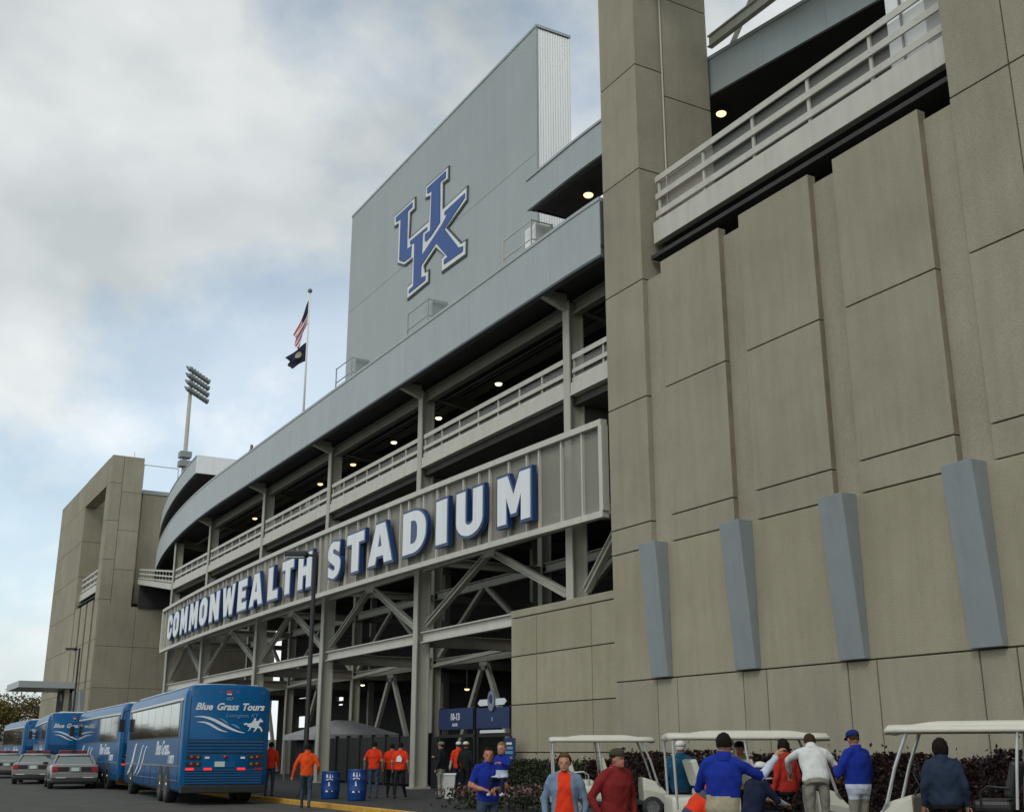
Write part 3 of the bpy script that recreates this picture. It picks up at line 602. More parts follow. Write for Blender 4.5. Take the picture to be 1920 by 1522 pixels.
def coach(label, loc, rz):
    B_ = thing('coach', label, 'bus', loc, rz, 'blue coaches parked in a line')
    # cross section, left to right over the roof
    hp = [(1.22, .36), (1.29, .46), (1.30, .9), (1.30, 2.0), (1.295, 2.95), (1.28, 3.2), (1.21, 3.38), (1.04, 3.47), (.5, 3.51)]
    sec = hp + [(-x, z) for x, z in hp[::-1]]
    def ring(y, s=1., zt=0.): return [(x * s, y, z if z < 1 else .9 + (z - .9) * (1 - zt)) for x, z in sec]
    b = MB(); b.smooth = True
    b.rings([ring(0.0, .975, .012), ring(.04, .992, .004), ring(.16)] + [ring(y) for y in (1, 3, 6, 9, 12, 13.2)] + [ring(13.5, .985, .02), ring(13.68, .93, .06)])
    body = b.build('body', BUSB, B_)
    for s_ in (-1, 1):      # glazing: one pane per bay, set 6 mm proud of a dark band
        MB().box(s_ * 1.296, s_ * 1.305, .75, 12.9, 1.93, 3.02).build('window_band', TRIM, B_)
        for k in range(7): MB().box(s_ * 1.304, s_ * 1.311, .85 + k * 1.72, .85 + k * 1.72 + 1.68, 1.98, 2.97).build('window', GLASS, B_)
        b = MB(); b.box(s_ * 1.28, s_ * 1.312, .3, 13.0, 3.03, 3.10); b.build('roof_edge_trim', BUSR, B_)
        b = MB(); b.box(s_ * 1.28, s_ * 1.31, .42, .74, 1.9, 3.05); b.build('rear_quarter_panel', BUSB, B_)
        b = MB(); b.box(s_ * 1.295, s_ * 1.315, .3, 13.2, 1.08, 1.12); b.box(s_ * 1.295, s_ * 1.31, .3, 13.2, .66, .69); b.build('side_moulding', CHROME, B_)
        for y in (2.45, 3.75, 11.2):
            n = 16; pts = [(y + .62 * math.cos(math.pi * k / n), .5 + .62 * math.sin(math.pi * k / n)) for k in range(n + 1)] + [(y - .62, .34), (y + .62, .34)]
            MB().poly(pts, lambda u, v, d: (s_ * d, u, v), 1.2, 1.306).build('wheel_arch', BLACK, B_)
            wheel(B_, s_ * 1.16, y, .52, .32, s_)
    for y in (4.7, 6.2, 7.7, 9.2): MB().box(-1.308, -1.299, y, y + .02, .48, 1.07).build('locker_seam', TRIM, B_); MB().box(1.299, 1.308, y, y + .02, .48, 1.07).build('locker_seam', TRIM, B_)
    for s_ in (-1, 1):
        b = MB(); b.tube([(s_ * 1.1, 13.5, 3.2), (s_ * 1.45, 13.9, 3.1), (s_ * 1.5, 13.9, 2.8)], .025, 6); b.build('mirror_arm', TRIM, B_); MB().box(s_ * 1.4, s_ * 1.62, 13.82, 13.92, 2.3, 2.8).build('wing_mirror', TRIM, B_, .03)
        b = MB(); b.box(s_ * 1.12, s_ * 1.14, -.006, .03, 1.9, 3.15); b.build('panel_seam', TRIM, B_)
        b = MB(); b.box(s_ * 1.299, s_ * 1.307, .5, .52, .5, 1.85); b.build('engine_door_seam', TRIM, B_)
    MB().box(-1.0, 1.0, .6, 13, 3.49, 3.53).build('roof_panel', BUSR, B_, .01)
    MB().box(-1.15, 1.15, 13.63, 13.72, 1.5, 3.0).build('windscreen', GLASS, B_)
    MB().box(-.62, .62, 2, 3.3, 3.52, 3.62).build('roof_vent', BUSR, B_, .03)
    # rear end
    for k in range(4): MB().box(-1.14, 1.14, -.03, .02, 1.50 + .095 * k, 1.56 + .095 * k).build('grille_slat', BUSB, B_, .008)
    MB().box(-1.15, 1.15, -.004, .04, 1.46, 1.88).build('grille_recess', TRIM, B_)
    for k in range(6): MB().box(-1.14, 1.14, -.03, .02, .60 + .075 * k, .645 + .075 * k).build('grille_slat', BUSB, B_, .008)
    MB().box(-1.15, 1.15, -.004, .04, .57, 1.04).build('grille_recess', TRIM, B_)
    MB().box(-1.26, 1.26, -.12, .16, .34, .56).build('bumper', TRIM, B_, .03)
    for s_ in (-1, 1):
        for z_ in (1.36, 1.16):
            MB().box(s_ * .72, s_ * 1.16, -.02, .03, z_ - .06, z_ + .06).build('lamp_panel', TRIM, B_)
            b = MB(); b.smooth = True; b.ell((s_ * .98, -.025, z_), (.055, .02, .055), 12, 6); b.build('tail_light', REDL, B_)
            b = MB(); b.smooth = True; b.ell((s_ * .8, -.025, z_), (.045, .02, .045), 12, 6); b.build('indicator', AMB, B_)
        MB().box(s_ * .47, s_ * .6, -.02, .02, 1.32, 1.38).build('reversing_light', PRINT, B_)
        for x_ in (.5, 1.03): MB().box(s_ * (x_ - .12), s_ * (x_ + .12), -.04, .02, .99, 1.06).build('brake_light', REDLIT if s_ < 0 or x_ < 1 else REDL, B_)
    b = MB(); b.smooth = True; b.ell((0, -.03, 1.37), (.06, .03, .06), 12, 6); b.build('brake_light', REDL, B_)
    MB().box(-.3, .32, -.012, .02, 1.08, 1.25).build('plate_recess', BUSB, B_); MB().box(-.3, .0, -.026, -.01, 1.09, 1.24).build('number_plate', PLATE, B_)
    for x_ in (-1.02, -.26, .26, 1.02): MB().box(x_ - .06, x_ + .06, -.0, .08, 3.25, 3.31).build('marker_lamp', REDL, B_)
    MB().box(-.08, .08, -.02, .06, 3.2, 3.33).build('marker_lamp', REDL, B_)
    MB().box(-.07, .07, -.028, -.01, 3.19, 3.23).build('camera_housing', PRINT, B_)
    fr = lambda u, v, d: (u, -d, v)
    fm = lambda x_, z_: frame((x_, -.012, z_), (1, 0, 0), (0, 0, 1), (0, -1, 0))
    put_text('Blue', .285, fm(-.74, 2.83), PRINT, B_, bold=.010, shear=.3); put_text('Grass', .285, fm(-.04, 2.83), PRINT, B_, bold=.010, shear=.3); put_text('Tours', .285, fm(.74, 2.83), PRINT, B_, bold=.010, shear=.3)
    put_text('457', .14, fm(.02, 3.07), PRINT2, B_, bold=.006); put_text('Lexington, KY', .17, fm(.42, 2.58), PRINT2, B_, shear=.35)
    swoosh(bez((-1.0, 2.53), (-.4, 2.62), (-.1, 2.16), (.55, 2.07)), .085, fr, .006, .014, PRINT, B_); swoosh(bez((-.92, 2.38), (-.45, 2.42), (-.4, 2.15), (.02, 2.1)), .07, fr, .006, .014, PRINT, B_)
    swoosh(bez((-.28, 2.5), (-.1, 2.46), (-.05, 2.38), (.05, 2.3)), .05, fr, .006, .014, PRINT2, B_); swoosh(bez((.1, 2.33), (.25, 2.3), (.3, 2.25), (.4, 2.2)), .06, fr, .006, .014, PRINT2, B_)
    MB().poly([(.80 + u * .62, 2.27 + v * .62) for u, v in horse], fr, .006, .016).build('horse_logo', PRINT, B_)
    # left side livery
    sm = lambda y_, z_: frame((-1.303, y_, z_), (0, -1, 0), (0, 0, 1), (-1, 0, 0))
    put_text('Blue Grass', .62, sm(3.9, 1.62), PRINT, B_, bold=.012, shear=.3); put_text('Tours', .5, sm(2.0, 1.33), PRINT, B_, bold=.012, shear=.3)
    fs_ = lambda u, v, d: (-1.302 - d, u, v)
    for k, (c_, w_) in enumerate((((8.3, 1.75), .16), ((7.4, 1.7), .14), ((10.2, 1.8), .3))):
        swoosh(bez(c_, (c_[0] + .7, 1.75), (c_[0] + .6, 1.0), (c_[0] + 2.2, .72)), w_, fs_, 0, .008, PRINT, B_)
    return B_
def hd(dx, dy): return math.atan2(-dx, dy)
def place(c, rl, rz):       # rear-left corner -> origin at rear centre
    v = Matrix.Rotation(rz, 4, 'Z') @ Vector((1.3, 0, 0)); c.location = (rl[0] + v.x, rl[1] + v.y, 0); c.rotation_euler = (0, 0, rz)
a = hd(1.15, 13.7)
bus = coach('blue coach nearest the camera with lettering and running horse on its back', (0, 0, 0), 0); 
others = [clone(bus) for _ in range(3)]
place(bus, (8.95, 36.0), a)
for o, rl, (dx, dy), lb in zip(others, ((10.15, 51.2), (9.35, 66), (10.2, 81.5)), ((.5, 13.5), (1.2, 13.5), (.25, 13.5)), ('blue coach directly ahead of the nearest coach', 'blue coach third in the line, its back showing left of the second', 'furthest blue coach at the left edge of the photo')):
    place(o, rl, hd(dx, dy)); o['label'] = lb
# ================================================================== POLICE SEDANS
CARW = mat('silver_white_car_paint', (.20, .195, .185), .25, coat=.5)
CARG = mat('car_rear_glass', (.03, .07, .06), .05, spec=1., coat=1.)
SILV = mat('bumper_grey', (.22, .21, .19), .35)
LBAR = mat('light_bar_red', (.16, .01, .012), .3)
def sedan(label):
    C_ = thing('police_car', label, 'car', group='police sedans parked beside the coaches')
    def sec(y, hw, zl, zt, r=.12): 
        pts = [(hw - .05, zl), (hw, zl + .12), (hw, zt - r), (hw - r * .4, zt - r * .25), (hw - r * 1.4, zt)]
        return [(x, y, z) for x, z in pts] + [(-x, y, z) for x, z in pts[::-1]]
    b = MB(); b.smooth = True
    b.rings([sec(0, .86, .45, .82), sec(.06, .93, .32, .98), sec(.3, .97, .27, 1.03), sec(1.2, .98, .25, 1.02), sec(2.6, .98, .25, .99), sec(3.9, .98, .25, .97), sec(4.8, .95, .27, .88), sec(5.2, .88, .3, .8), sec(5.36, .8, .38, .7)])
    b.build('body', CARW, C_)
    b = MB(); b.smooth = False      # greenhouse
    def gr(z, y0, y1, hw, c=.12): return [(-hw, y0 + c, z), (-hw + c, y0, z), (hw - c, y0, z), (hw, y0 + c, z), (hw, y1 - c, z), (hw - c, y1, z), (-hw + c, y1, z), (-hw, y1 - c, z)]
    b.rings([gr(.98, .88, 3.95, .88), gr(1.2, 1.25, 3.55, .80), gr(1.38, 1.58, 3.2, .70)]); b.build('windows', CARG, C_)
    b = MB(); b.smooth = True; b.rings([gr(1.36, 1.5, 3.25, .73), gr(1.42, 1.6, 3.1, .68), gr(1.455, 1.85, 2.9, .55)]); b.build('roof', CARW, C_)
    for s_ in (-1, 1):
        b = MB(); b.bar((s_ * .86, .95, 1.0), (s_ * .70, 1.6, 1.39), .11, .05); b.bar((s_ * .87, 2.35, 1.0), (s_ * .74, 2.35, 1.39), .09, .05); b.bar((s_ * .86, 3.85, .98), (s_ * .72, 3.2, 1.38), .07, .05); b.build('pillar', CARW, C_)
        b = MB(); b.box(s_ * .66, s_ * .93, -.035, .12, .70, .93); b.build('tail_light', REDL, C_, .03)
        MB().box(s_ * .95, s_ * 1.17, 3.5, 3.62, .98, 1.1).build('wing_mirror', TRIM, C_, .03)
        for y in (1.05, 4.15):
            n = 14; MB().poly([(y + .38 * math.cos(math.pi * k / n), .33 + .38 * math.sin(math.pi * k / n)) for k in range(n + 1)] + [(y - .38, .24), (y + .38, .24)], lambda u, v, d: (s_ * d, u, v), .7, .985).build('wheel_arch', BLACK, C_)
            wheel(C_, s_ * .88, y, .33, .22, s_)
        MB().box(s_ * .982, s_ * .99, 1.7, 1.9, .8, .83).build('door_handle', CHROME, C_)
    MB().box(-.66, .66, -.02, .05, .72, .91).build('rear_garnish', TRIM, C_); MB().box(-.24, .24, -.035, .0, .71, .93).build('plate_surround', SILV, C_)
    MB().box(-.16, .16, -.045, -.03, .74, .88).build('number_plate', PLATE, C_)
    MB().box(-.95, .95, -.12, .2, .44, .66).build('rear_bumper', SILV, C_, .05); MB().box(-.9, .9, -.124, -.1, .60, .64).build('bumper_strip', CARW, C_)
    for s_ in (-1, 1): MB().box(s_ * .35, s_ * .75, -.125, -.1, .46, .49).build('reflector', PRINT, C_)
    MB().box(-.6, .6, 2.25, 2.55, 1.46, 1.60).build('light_bar', LBAR, C_, .03); MB().box(-.1, .1, 2.2, 2.6, 1.46, 1.61).build('light_bar_centre', TRIM, C_, .02)
    MB().box(-.8, .8, .2, 5, .2, .3).build('underbody', BLACK, C_)
    return C_
pc = sedan('silver police sedan nearest the camera, its back beside the second coach')
pcs = [pc, clone(pc), clone(pc)]
for o, (x, y), (dx, dy), lb in zip(pcs, ((9.0, 54.2), (8.55, 63.5), (9.1, 79.)), ((.5, 5), (1.1, 5), (.6, 5)), (None, 'silver police sedan parked ahead of the nearest police sedan', 'silver police sedan cut by the left edge of the photo')):
    o.location = (x, y, 0); o.rotation_euler = (0, 0, hd(dx, dy))
    if lb: o['label'] = lb
# ================================================================== GOLF CARTS
CREAM = mat('cart_cream_plastic', (.58, .565, .47), .4, noise=.05, nscale=4)
ROOFW = mat('cart_roof_plastic', (.60, .58, .49), .45, noise=.05, nscale=3)
ALU = mat('cart_aluminium_strut', (.55, .55, .55), .35, metal=.6)
VINYL = mat('cart_cream_vinyl', (.56, .56, .47), .5, bump=.1, bscale=12)
BVIN = mat('cart_black_vinyl', (.02, .02, .02), .45)
def cart(label, loc, rz, L_=2.8, dark=False, zr=1.74, strut=ALU):
    C_ = thing('golf_cart', label, 'golf cart', loc, rz, 'golf carts in front of the hedge'); h = L_ / 2
    # moulded roof with a raised centre panel
    def rr(y, hw, z, c=.14):
        return [(-hw, y, z), (-hw + .02, y, z + .05), (-hw + c, y, z + .09), (0, y, z + .105), (hw - c, y, z + .09), (hw - .02, y, z + .05), (hw, y, z), (hw - .06, y, z - .015), (-hw + .06, y, z - .015)]
    b = MB(); b.smooth = True; b.rings([rr(-h, .48, zr - .02, .2), rr(-h + .06, .58, zr), rr(-h + .3, .62, zr), rr(h - .3, .62, zr), rr(h - .06, .58, zr), rr(h, .48, zr - .02, .2)]); rf = b.build('roof', ROOFW, C_)
    b = MB(); b.rings([[(sx_ * w_, y_, z_) for sx_, y_ in ((-1, -l_), (1, -l_), (1, l_), (-1, l_))] for w_, l_, z_ in ((.52, h - .15, zr + .06), (.47, h - .55, zr + .12), (.42, h - .7, zr + .135))]); b.build('roof_dome', ROOFW, rf, .02)
    # struts: rear pair upright, front pair raked forward
    for s_ in (-1, 1):
        b = MB(); b.tube([(s_ * .5, -h + .12, zr), (s_ * .56, -h + .06, 1.55), (s_ * .57, -h + .1, .5)], .022, 8); b.build('strut', strut, C_)
        b = MB(); b.tube([(s_ * .52, h - .3, zr), (s_ * .55, h - .12, 1.2), (s_ * .55, h + .02, .75), (s_ * .5, h + .1, .62)], .024, 8); b.build('strut', strut, C_)
        b = MB(); b.tube([(s_ * .53, -.1, zr), (s_ * .56, -.05, 1.2), (s_ * .57, 0, .7)], .02, 8); b.build('strut', strut, C_)
        wheel(C_, s_ * .5, -h + .55, .23, .2, s_); wheel(C_, s_ * .5, h - .1, .23, .2, s_)
    # body: floor, rear body, sloping front cowl
    MB().box(-.56, .56, -h + .1, h - .15, .28, .36).build('floor', BLACK, C_, .01)
    bodym = BVIN if dark else CREAM
    b = MB(); b.smooth = True; b.rings([[(sx_ * w_, y_, z_) for sx_, y_ in ((-1, -h + .02), (1, -h + .02), (1, -h + 1.15), (-1, -h + 1.15))] for w_, z_ in ((.52, .3), (.58, .4), (.58, .62), (.55, .68))]); b.build('rear_body', CREAM, C_, .03)
    b = MB(); b.rings([[(sx_ * w_, y_ * 1., z_) for sx_, y_, z_ in ((-1, h - .28, .3), (1, h - .28, .3), (1, h + f_, .3), (-1, h + f_, .3))] for w_, f_ in ((.5, .22),)] + [[(-.55, h - .3, .6), (.55, h - .3, .6), (.55, h + .24, .52), (-.55, h + .24, .52)], [(-.53, h - .3, .86), (.53, h - .3, .86), (.5, h + .02, .76), (-.5, h + .02, .76)]]); b.build('front_cowl', CREAM, C_, .05)
    for s_ in (-1, 1): b = MB(); b.smooth = True; b.ell((s_ * .36, h + .24, .5), (.09, .03, .06), 12, 6); b.build('headlight', CHROME, C_)
    for y_ in (-h + .55, .12):
        vm = BVIN if dark else VINYL
        MB().box(-.52, .52, y_ - .05, y_ + .42, .66, .8).build('seat', vm, C_, .05); b = MB(); b.bar((0, y_ - .02, .84), (0, y_ - .15, 1.27), 1.04, .11, (0, 1, 0)); b.build('backrest', vm, C_, .04)
        for s_ in (-1, 1): b = MB(); b.tube([(s_ * .54, y_ + .3, .7), (s_ * .55, y_ + .3, .9), (s_ * .55, y_ + .2, .97), (s_ * .55, y_ - .05, .95)], .016, 6); b.build('armrest', BLACK if dark else strut, C_)
    b = MB(); b.smooth = True; n = 20
    c_ = Vector((-.25, h - .38, .98)); u_ = Vector((1, 0, 0)); v_ = Vector((0, .45, .9)).normalized()
    b.tube([c_ + (u_ * math.cos(2 * math.pi * k / n) + v_ * math.sin(2 * math.pi * k / n)) * .17 for k in range(n + 1)], .014, 6); b.bar(c_, c_ + Vector((0, .25, -.35)), .03, .03); b.bar(c_ - u_ * .16, c_ + u_ * .16, .025, .02); b.build('steering_wheel', BLACK, C_)
    if dark: b = MB(); b.smooth = True; b.ell((.66, -.3, 1.12), (.05, .06, .17), 12, 8); b.build('wing_mirror', PRINT, C_)
    return C_
rh = Vector((math.cos(TH), -math.sin(TH)))
def cw(lat, fwd): return (math.cos(TH) * lat + math.sin(TH) * fwd, math.cos(TH) * fwd - math.sin(TH) * lat)
yaw_r = hd(rh.x, rh.y)
p = cw(2.02, 27.2); cart('cream golf cart behind the woman and the man in red', (p[0], p[1], .12), yaw_r, 2.35, zr=1.62)
p = cw(3.98, 20.5); cart('long cream golf cart crowded with people in the middle', (p[0], p[1], .12), yaw_r, 2.72, zr=1.6)
p = cw(6.55, 15.6); cart('pale roofed golf cart with black seats at the right edge', (p[0], p[1], .12), hd(-.55, .85), 3.1, True, 1.64)
# ================================================================== STREET LAMPS, FLAGPOLE, FLOODLIGHTS
def street_lamp(label, loc, h, ang):
    L_ = thing('street_lamp', label, 'street lamp', loc, ang, 'dark street lamps along the kerb')
    b = MB(); b.smooth = True; b.tube([(0, 0, 0), (0, 0, .12), (0, 0, .5), (0, 0, h)], [.16, .16, .085, .065], 12); b.build('pole', BLACK, L_)
    MB().bar((0, 0, h - .12), (-.35, 0, h - .1), .06, .08).build('arm', BLACK, L_)
    b = MB(); b.box(-1.0, -.25, -.2, .2, h - .17, h + .02); b.build('head', TRIM, L_, .04); MB().box(-.95, -.35, -.16, .16, h - .2, h - .165).build('lens', WHITE, L_)
    MB().box(-.2, .2, -.2, .2, 0, .1).build('base', BLACK, L_)
street_lamp('tall dark street lamp in front of the sign letter H', (12.9, 36.2, .12), 7.75, -TH)
street_lamp('far dark street lamp in front of the distant tower', (14.7, 92, .12), 8.85, -TH)
fp = thing('flagpole', 'white flagpole rising behind the fascia left of the scoreboard', 'flagpole', (20.25, 60, 17.5))
b = MB(); b.smooth = True; b.tube([(0, 0, 0), (0, 0, 9.7)], [.075, .045], 10); b.build('pole', WHITE, fp)
b = MB(); b.smooth = True; b.ell((0, 0, 9.8), (.14, .14, .14), 12, 8); b.build('finial', HOOD, fp)
FRED = mat('flag_red', (.42, .03, .04), .8); FWHT = mat('flag_white', (.7, .7, .7), .8); FBLU = mat('flag_blue', (.012, .02, .055), .8); FNAV = mat('flag_navy', (.010, .014, .035), .85); FGLD = mat('flag_emblem', (.42, .38, .25), .8)
left = Vector((-math.cos(TH), math.sin(TH), 0)); fwdh = Vector((math.sin(TH), math.cos(TH), 0))
def flag(label, ztop, hoist, fly, drop, swing, mats, pick, nu=30, nv=26):
    b = MB(); b.smooth = True; pts = []
    for i in range(nu + 1):
        s_ = i / nu
        for j in range(nv + 1):
            t_ = j / nv
            q = Vector((0, 0, ztop - hoist * (1 - t_) * (1 - .35 * s_)))
            q += left * (.05 + fly * swing * s_ * (.75 + .25 * t_)) + Vector((0, 0, -fly * drop * s_ ** 1.15)) + fwdh * (.13 * math.sin(5.5 * t_ + 4 * s_) * s_ + .05 * math.sin(17 * t_ - 3 * s_) * s_) + left * (.10 * math.sin(9 * t_ + 5 * s_) * s_)
            pts.append(q)
    fs = []; ms_ = []
    for i in range(nu):
        for j in range(nv): fs.append((i * (nv + 1) + j, (i + 1) * (nv + 1) + j, (i + 1) * (nv + 1) + j + 1, i * (nv + 1) + j + 1)); ms_.append(pick((i + .5) / nu, (j + .5) / nv))
    b.add(pts, fs); b.m = ms_; o = b.build('flag', mats, normals=False); o.location = (20.25, 60, 17.5); tag(o, label, 'flag'); return o
flag('striped red and white flag with blue canton hanging on the pole', 9.2, 1.5, 2.3, .92, .30, [FRED, FWHT, FBLU], lambda s_, t_: 2 if (s_ < .42 and t_ > .45) else int((1 - t_) * 13) % 2)
flag('navy flag with pale emblem hanging below the striped flag', 6.6, 1.15, 1.5, .6, .72, [FNAV, FGLD], lambda s_, t_: 1 if (s_ - .42) ** 2 + ((t_ - .55) * 1.0) ** 2 < .025 else 0)
LT = thing('floodlight_tower', 'stadium floodlight mast with rows of lamps beyond the far walkway', 'floodlight', (25.4, 110, 0))
b = MB(); b.smooth = True; b.tube([(0, 0, 0.1), (0, 0, 37.5)], [.33, .18], 12); b.build('mast', STEEL, LT)
d = Vector((.637, .771, 0)); 
GALV = mat('galvanised_steel', (.26, .29, .28), .5, metal=.3)
for r_ in range(4):
    zc_ = 37.9 - r_ * .70; MB().bar(Vector((0, 0, zc_)) - d * 1.0 - d * .3, Vector((0, 0, zc_)) + d * 3.5, .1, .1).build('crossarm', GALV, LT)
    for k in range(7):
        c_ = Vector((0, 0, zc_ - .05)) + d * (-.9 + .68 * k); b = MB(); b.smooth = True
        n_ = Vector((.771, -.637, 0)).normalized() * -1; n_ = Vector((.771, -.637, -.5)).normalized()
        b.tube([c_ - n_ * .1, c_ + n_ * .12, c_ + n_ * .4], [.11, .22, .29], 10); b.build('floodlight', GALV, LT)
for z_ in (28.3, 29.2): MB().box(-.55, .55, -.5, .5, z_ - .3, z_ + .3).build('ballast_box', GALV, LT, .02)
# ================================================================== GATE AREA
BAN = mat('navy_banner', (.010, .030, .105), .6, noise=.08, nscale=2)
def banner(label, y0, y1, z0, z1):
    Bn = thing('gate_banner', label, 'banner', (21, (y0 + y1) / 2, z0), group='navy banners over the gates'); hw = (y1 - y0) / 2
    MB().box(0, .05, -hw, hw, 0, z1 - z0).build('board', BAN, Bn, .006)
    for s_ in (-1, 1): MB().box(.06, .16, s_ * hw - .05, s_ * hw + .05, .12 - z0, z1 - z0 + .05).build('post', TRIM, Bn)
    MB().box(.06, .14, -hw, hw, -.3, -.18).build('crossbar', TRIM, Bn)
    return Bn
b1 = banner('navy gate banner with white numerals 10-13 beside the column', 40.35, 43.35, 2.36, 3.16)
gm = lambda y_, z_: frame((-.006, y_, z_), (0, -1, 0), (0, 0, 1), (-1, 0, 0))
put_text('10-13', .36, gm(0, .47), PRINT, b1, bold=.012); put_text('GATES', .15, gm(0, .17), PRINT, b1, bold=.006)
b2 = banner('navy gate banner topped by a shield and white arrow boards', 37.5, 40.05, 2.36, 3.1)
fb = lambda u, v, d_: (-d_, -u, v)
MB().poly([(u * .26, .98 + v * .38) for u, v in [(math.sin(R(20 * k)), math.cos(R(20 * k))) for k in range(18)]], fb, .01, .07).build('shield', mat('shield_grey', (.2, .22, .26), .6, noise=.4, nscale=9), b2)
MB().poly([(u * .13, 1.05 + v * .17) for u, v in [(math.sin(R(20 * k)), math.cos(R(20 * k))) for k in range(18)]], fb, .07, .08).build('shield_centre', BAN, b2)
for s_ in (-1, 1): MB().poly([(s_ * .3, .82), (s_ * .95, .82), (s_ * 1.12, .93), (s_ * .95, 1.05), (s_ * .3, 1.05)], fb, .0, .03).build('arrow_board', PRINT, b2)
MB().box(-.02, .02, -.95, .95, -.17, -.06).build('text_strip', PRINT, b2)
MB().box(-.012, 0, -.05, .05, .25, .4).build('small_mark', PRINT2, b2)
ps = thing('pole_sign', 'small upright navy notice sign in front of the low wall', 'sign', (18.9, 33.75, .12))
MB().box(0, .04, -.36, .36, 1.05, 1.83).build('board', BAN, ps, .006); MB().box(.045, .1, -.04, .04, 0, 1.9).build('post', TRIM, ps)
for z_, w_, h_ in ((1.66, .18, .07), (1.52, .25, .09), (1.38, .25, .09), (1.22, .22, .07)): MB().box(-.006, .001, -w_, w_, z_ - h_ / 2, z_ + h_ / 2).build('print_line', PRINT2 if z_ < 1.6 else PRINT, ps)
# barrels
BARB = mat('blue_barrel_plastic', (.008, .05, .22), .4, noise=.15, nscale=3)
def barrel(label, x, y, h):
    Br = thing('litter_barrel', label, 'barrel', (x, y, .12), -TH, 'blue litter barrels'); n = 28
    b = MB(); b.smooth = True; b.rings([[(q * math.cos(2 * math.pi * k / n), q * math.sin(2 * math.pi * k / n), z_) for k in range(n)] for q, z_ in ((.26, 0), (.275, .04), (.29, h * .3), (.298, h * .33), (.29, h * .36), (.29, h * .64), (.298, h * .67), (.29, h * .7), (.275, h - .03), (.28, h), (.255, h), (.25, h - .1))]); b.build('drum', BARB, Br)
    fq = lambda u, v, d_: ((.293 + d_) * math.sin(u / .29), -(.293 + d_) * math.cos(u / .29), v)
    for u0, u1, v0, v1 in ((-.1, -.03, .66, .76), (.0, .05, .64, .77), (.08, .12, .66, .75), (-.09, .11, .57, .62), (-.03, .03, .4, .53), (-.11, -.02, .22, .27), (.07, .12, .23, .27)):
        MB().poly([(u0, v0 * h / .85), (u1, v0 * h / .85), (u1 - .02, v1 * h / .85), (u0 + .015, v1 * h / .85)], fq, .003, .009).build('printed_mark', PRINT, Br)
    return Br
barrel('blue litter barrel nearest the column with white print', 13.55, 35.6, .82); barrel('blue litter barrel to the right of the other barrel', 13.75, 33.9, .9)
bn = thing('waste_bin', 'square white waste bin standing by the gate', 'bin', (16.75, 33.9, .12), -TH)
b = MB(); b.rings([[(sx_ * w_, sy_ * w_, z_) for sx_, sy_ in ((-1, -1), (1, -1), (1, 1), (-1, 1))] for w_, z_ in ((.24, 0), (.28, .7))]); b.build('body', mat('white_bin', (.55, .55, .52), .6, noise=.1, nscale=4), bn, .02); MB().box(-.3, .3, -.3, .3, .7, .76).build('rim', PRINT, bn, .01)
# tent and dark screens behind the columns
TENT = mat('grey_canvas', (.34, .34, .35), .8, noise=.1, nscale=2)
tt = thing('marquee_tent', 'grey pitched tent roof behind the second column', 'tent', (23, 59, .12))
b = MB(); b.add([(-2.4, -2.4, 2.25), (2.4, -2.4, 2.25), (2.4, 2.4, 2.25), (-2.4, 2.4, 2.25), (-.5, -.1, 3.0), (.5, .1, 3.0)], [(0, 1, 5, 4), (1, 2, 5), (2, 3, 4, 5), (3, 0, 4), (3, 2, 1, 0)]); b.build('roof', TENT, tt)
b = MB(); b.rings([[(-2.42, -2.42, z_), (2.42, -2.42, z_), (2.42, 2.42, z_), (-2.42, 2.42, z_)] for z_ in (2.0, 2.26)], caps=False); b.build('valance', TENT, tt)
for x_ in (-2.3, 2.3):
    for y_ in (-2.3, 2.3): MB().bar((x_, y_, 0), (x_, y_, 2.3), .06, .06).build('leg', GALV, tt)
SCR = mat('dark_screen_fabric', (.018, .020, .020), .8, noise=.25, nscale=3)
sc = thing('screen_fence', 'dark fabric screen fence in front of the tent', 'fence', (21.2, 44.6, .12))
for k in range(11):
    MB().box(0, .05, k * 1.5 + .06, k * 1.5 + 1.44, .1, 2.05).build('screen_panel', SCR, sc, .01); MB().box(-.06, .1, k * 1.5 - .06, k * 1.5 + .06, 0, 2.15).build('post', BLACK, sc)
MB().box(-.05, .8, -.9, -.3, 0, 2.0).build('end_cabinet', SCR, sc, .02)
cn = thing('canopy', 'flat pale canopy slab projecting left of the distant tower', 'canopy', (15.2, 124, 7.35))
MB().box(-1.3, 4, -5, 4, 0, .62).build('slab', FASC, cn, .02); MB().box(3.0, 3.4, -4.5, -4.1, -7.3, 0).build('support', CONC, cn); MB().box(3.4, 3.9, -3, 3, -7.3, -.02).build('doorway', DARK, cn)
wb = MB().box(13, 60, 160, 161, 0, 3.2).build('boundary_wall', CONC); tag(wb, 'low pale wall far beyond the coaches at the left', 'wall')
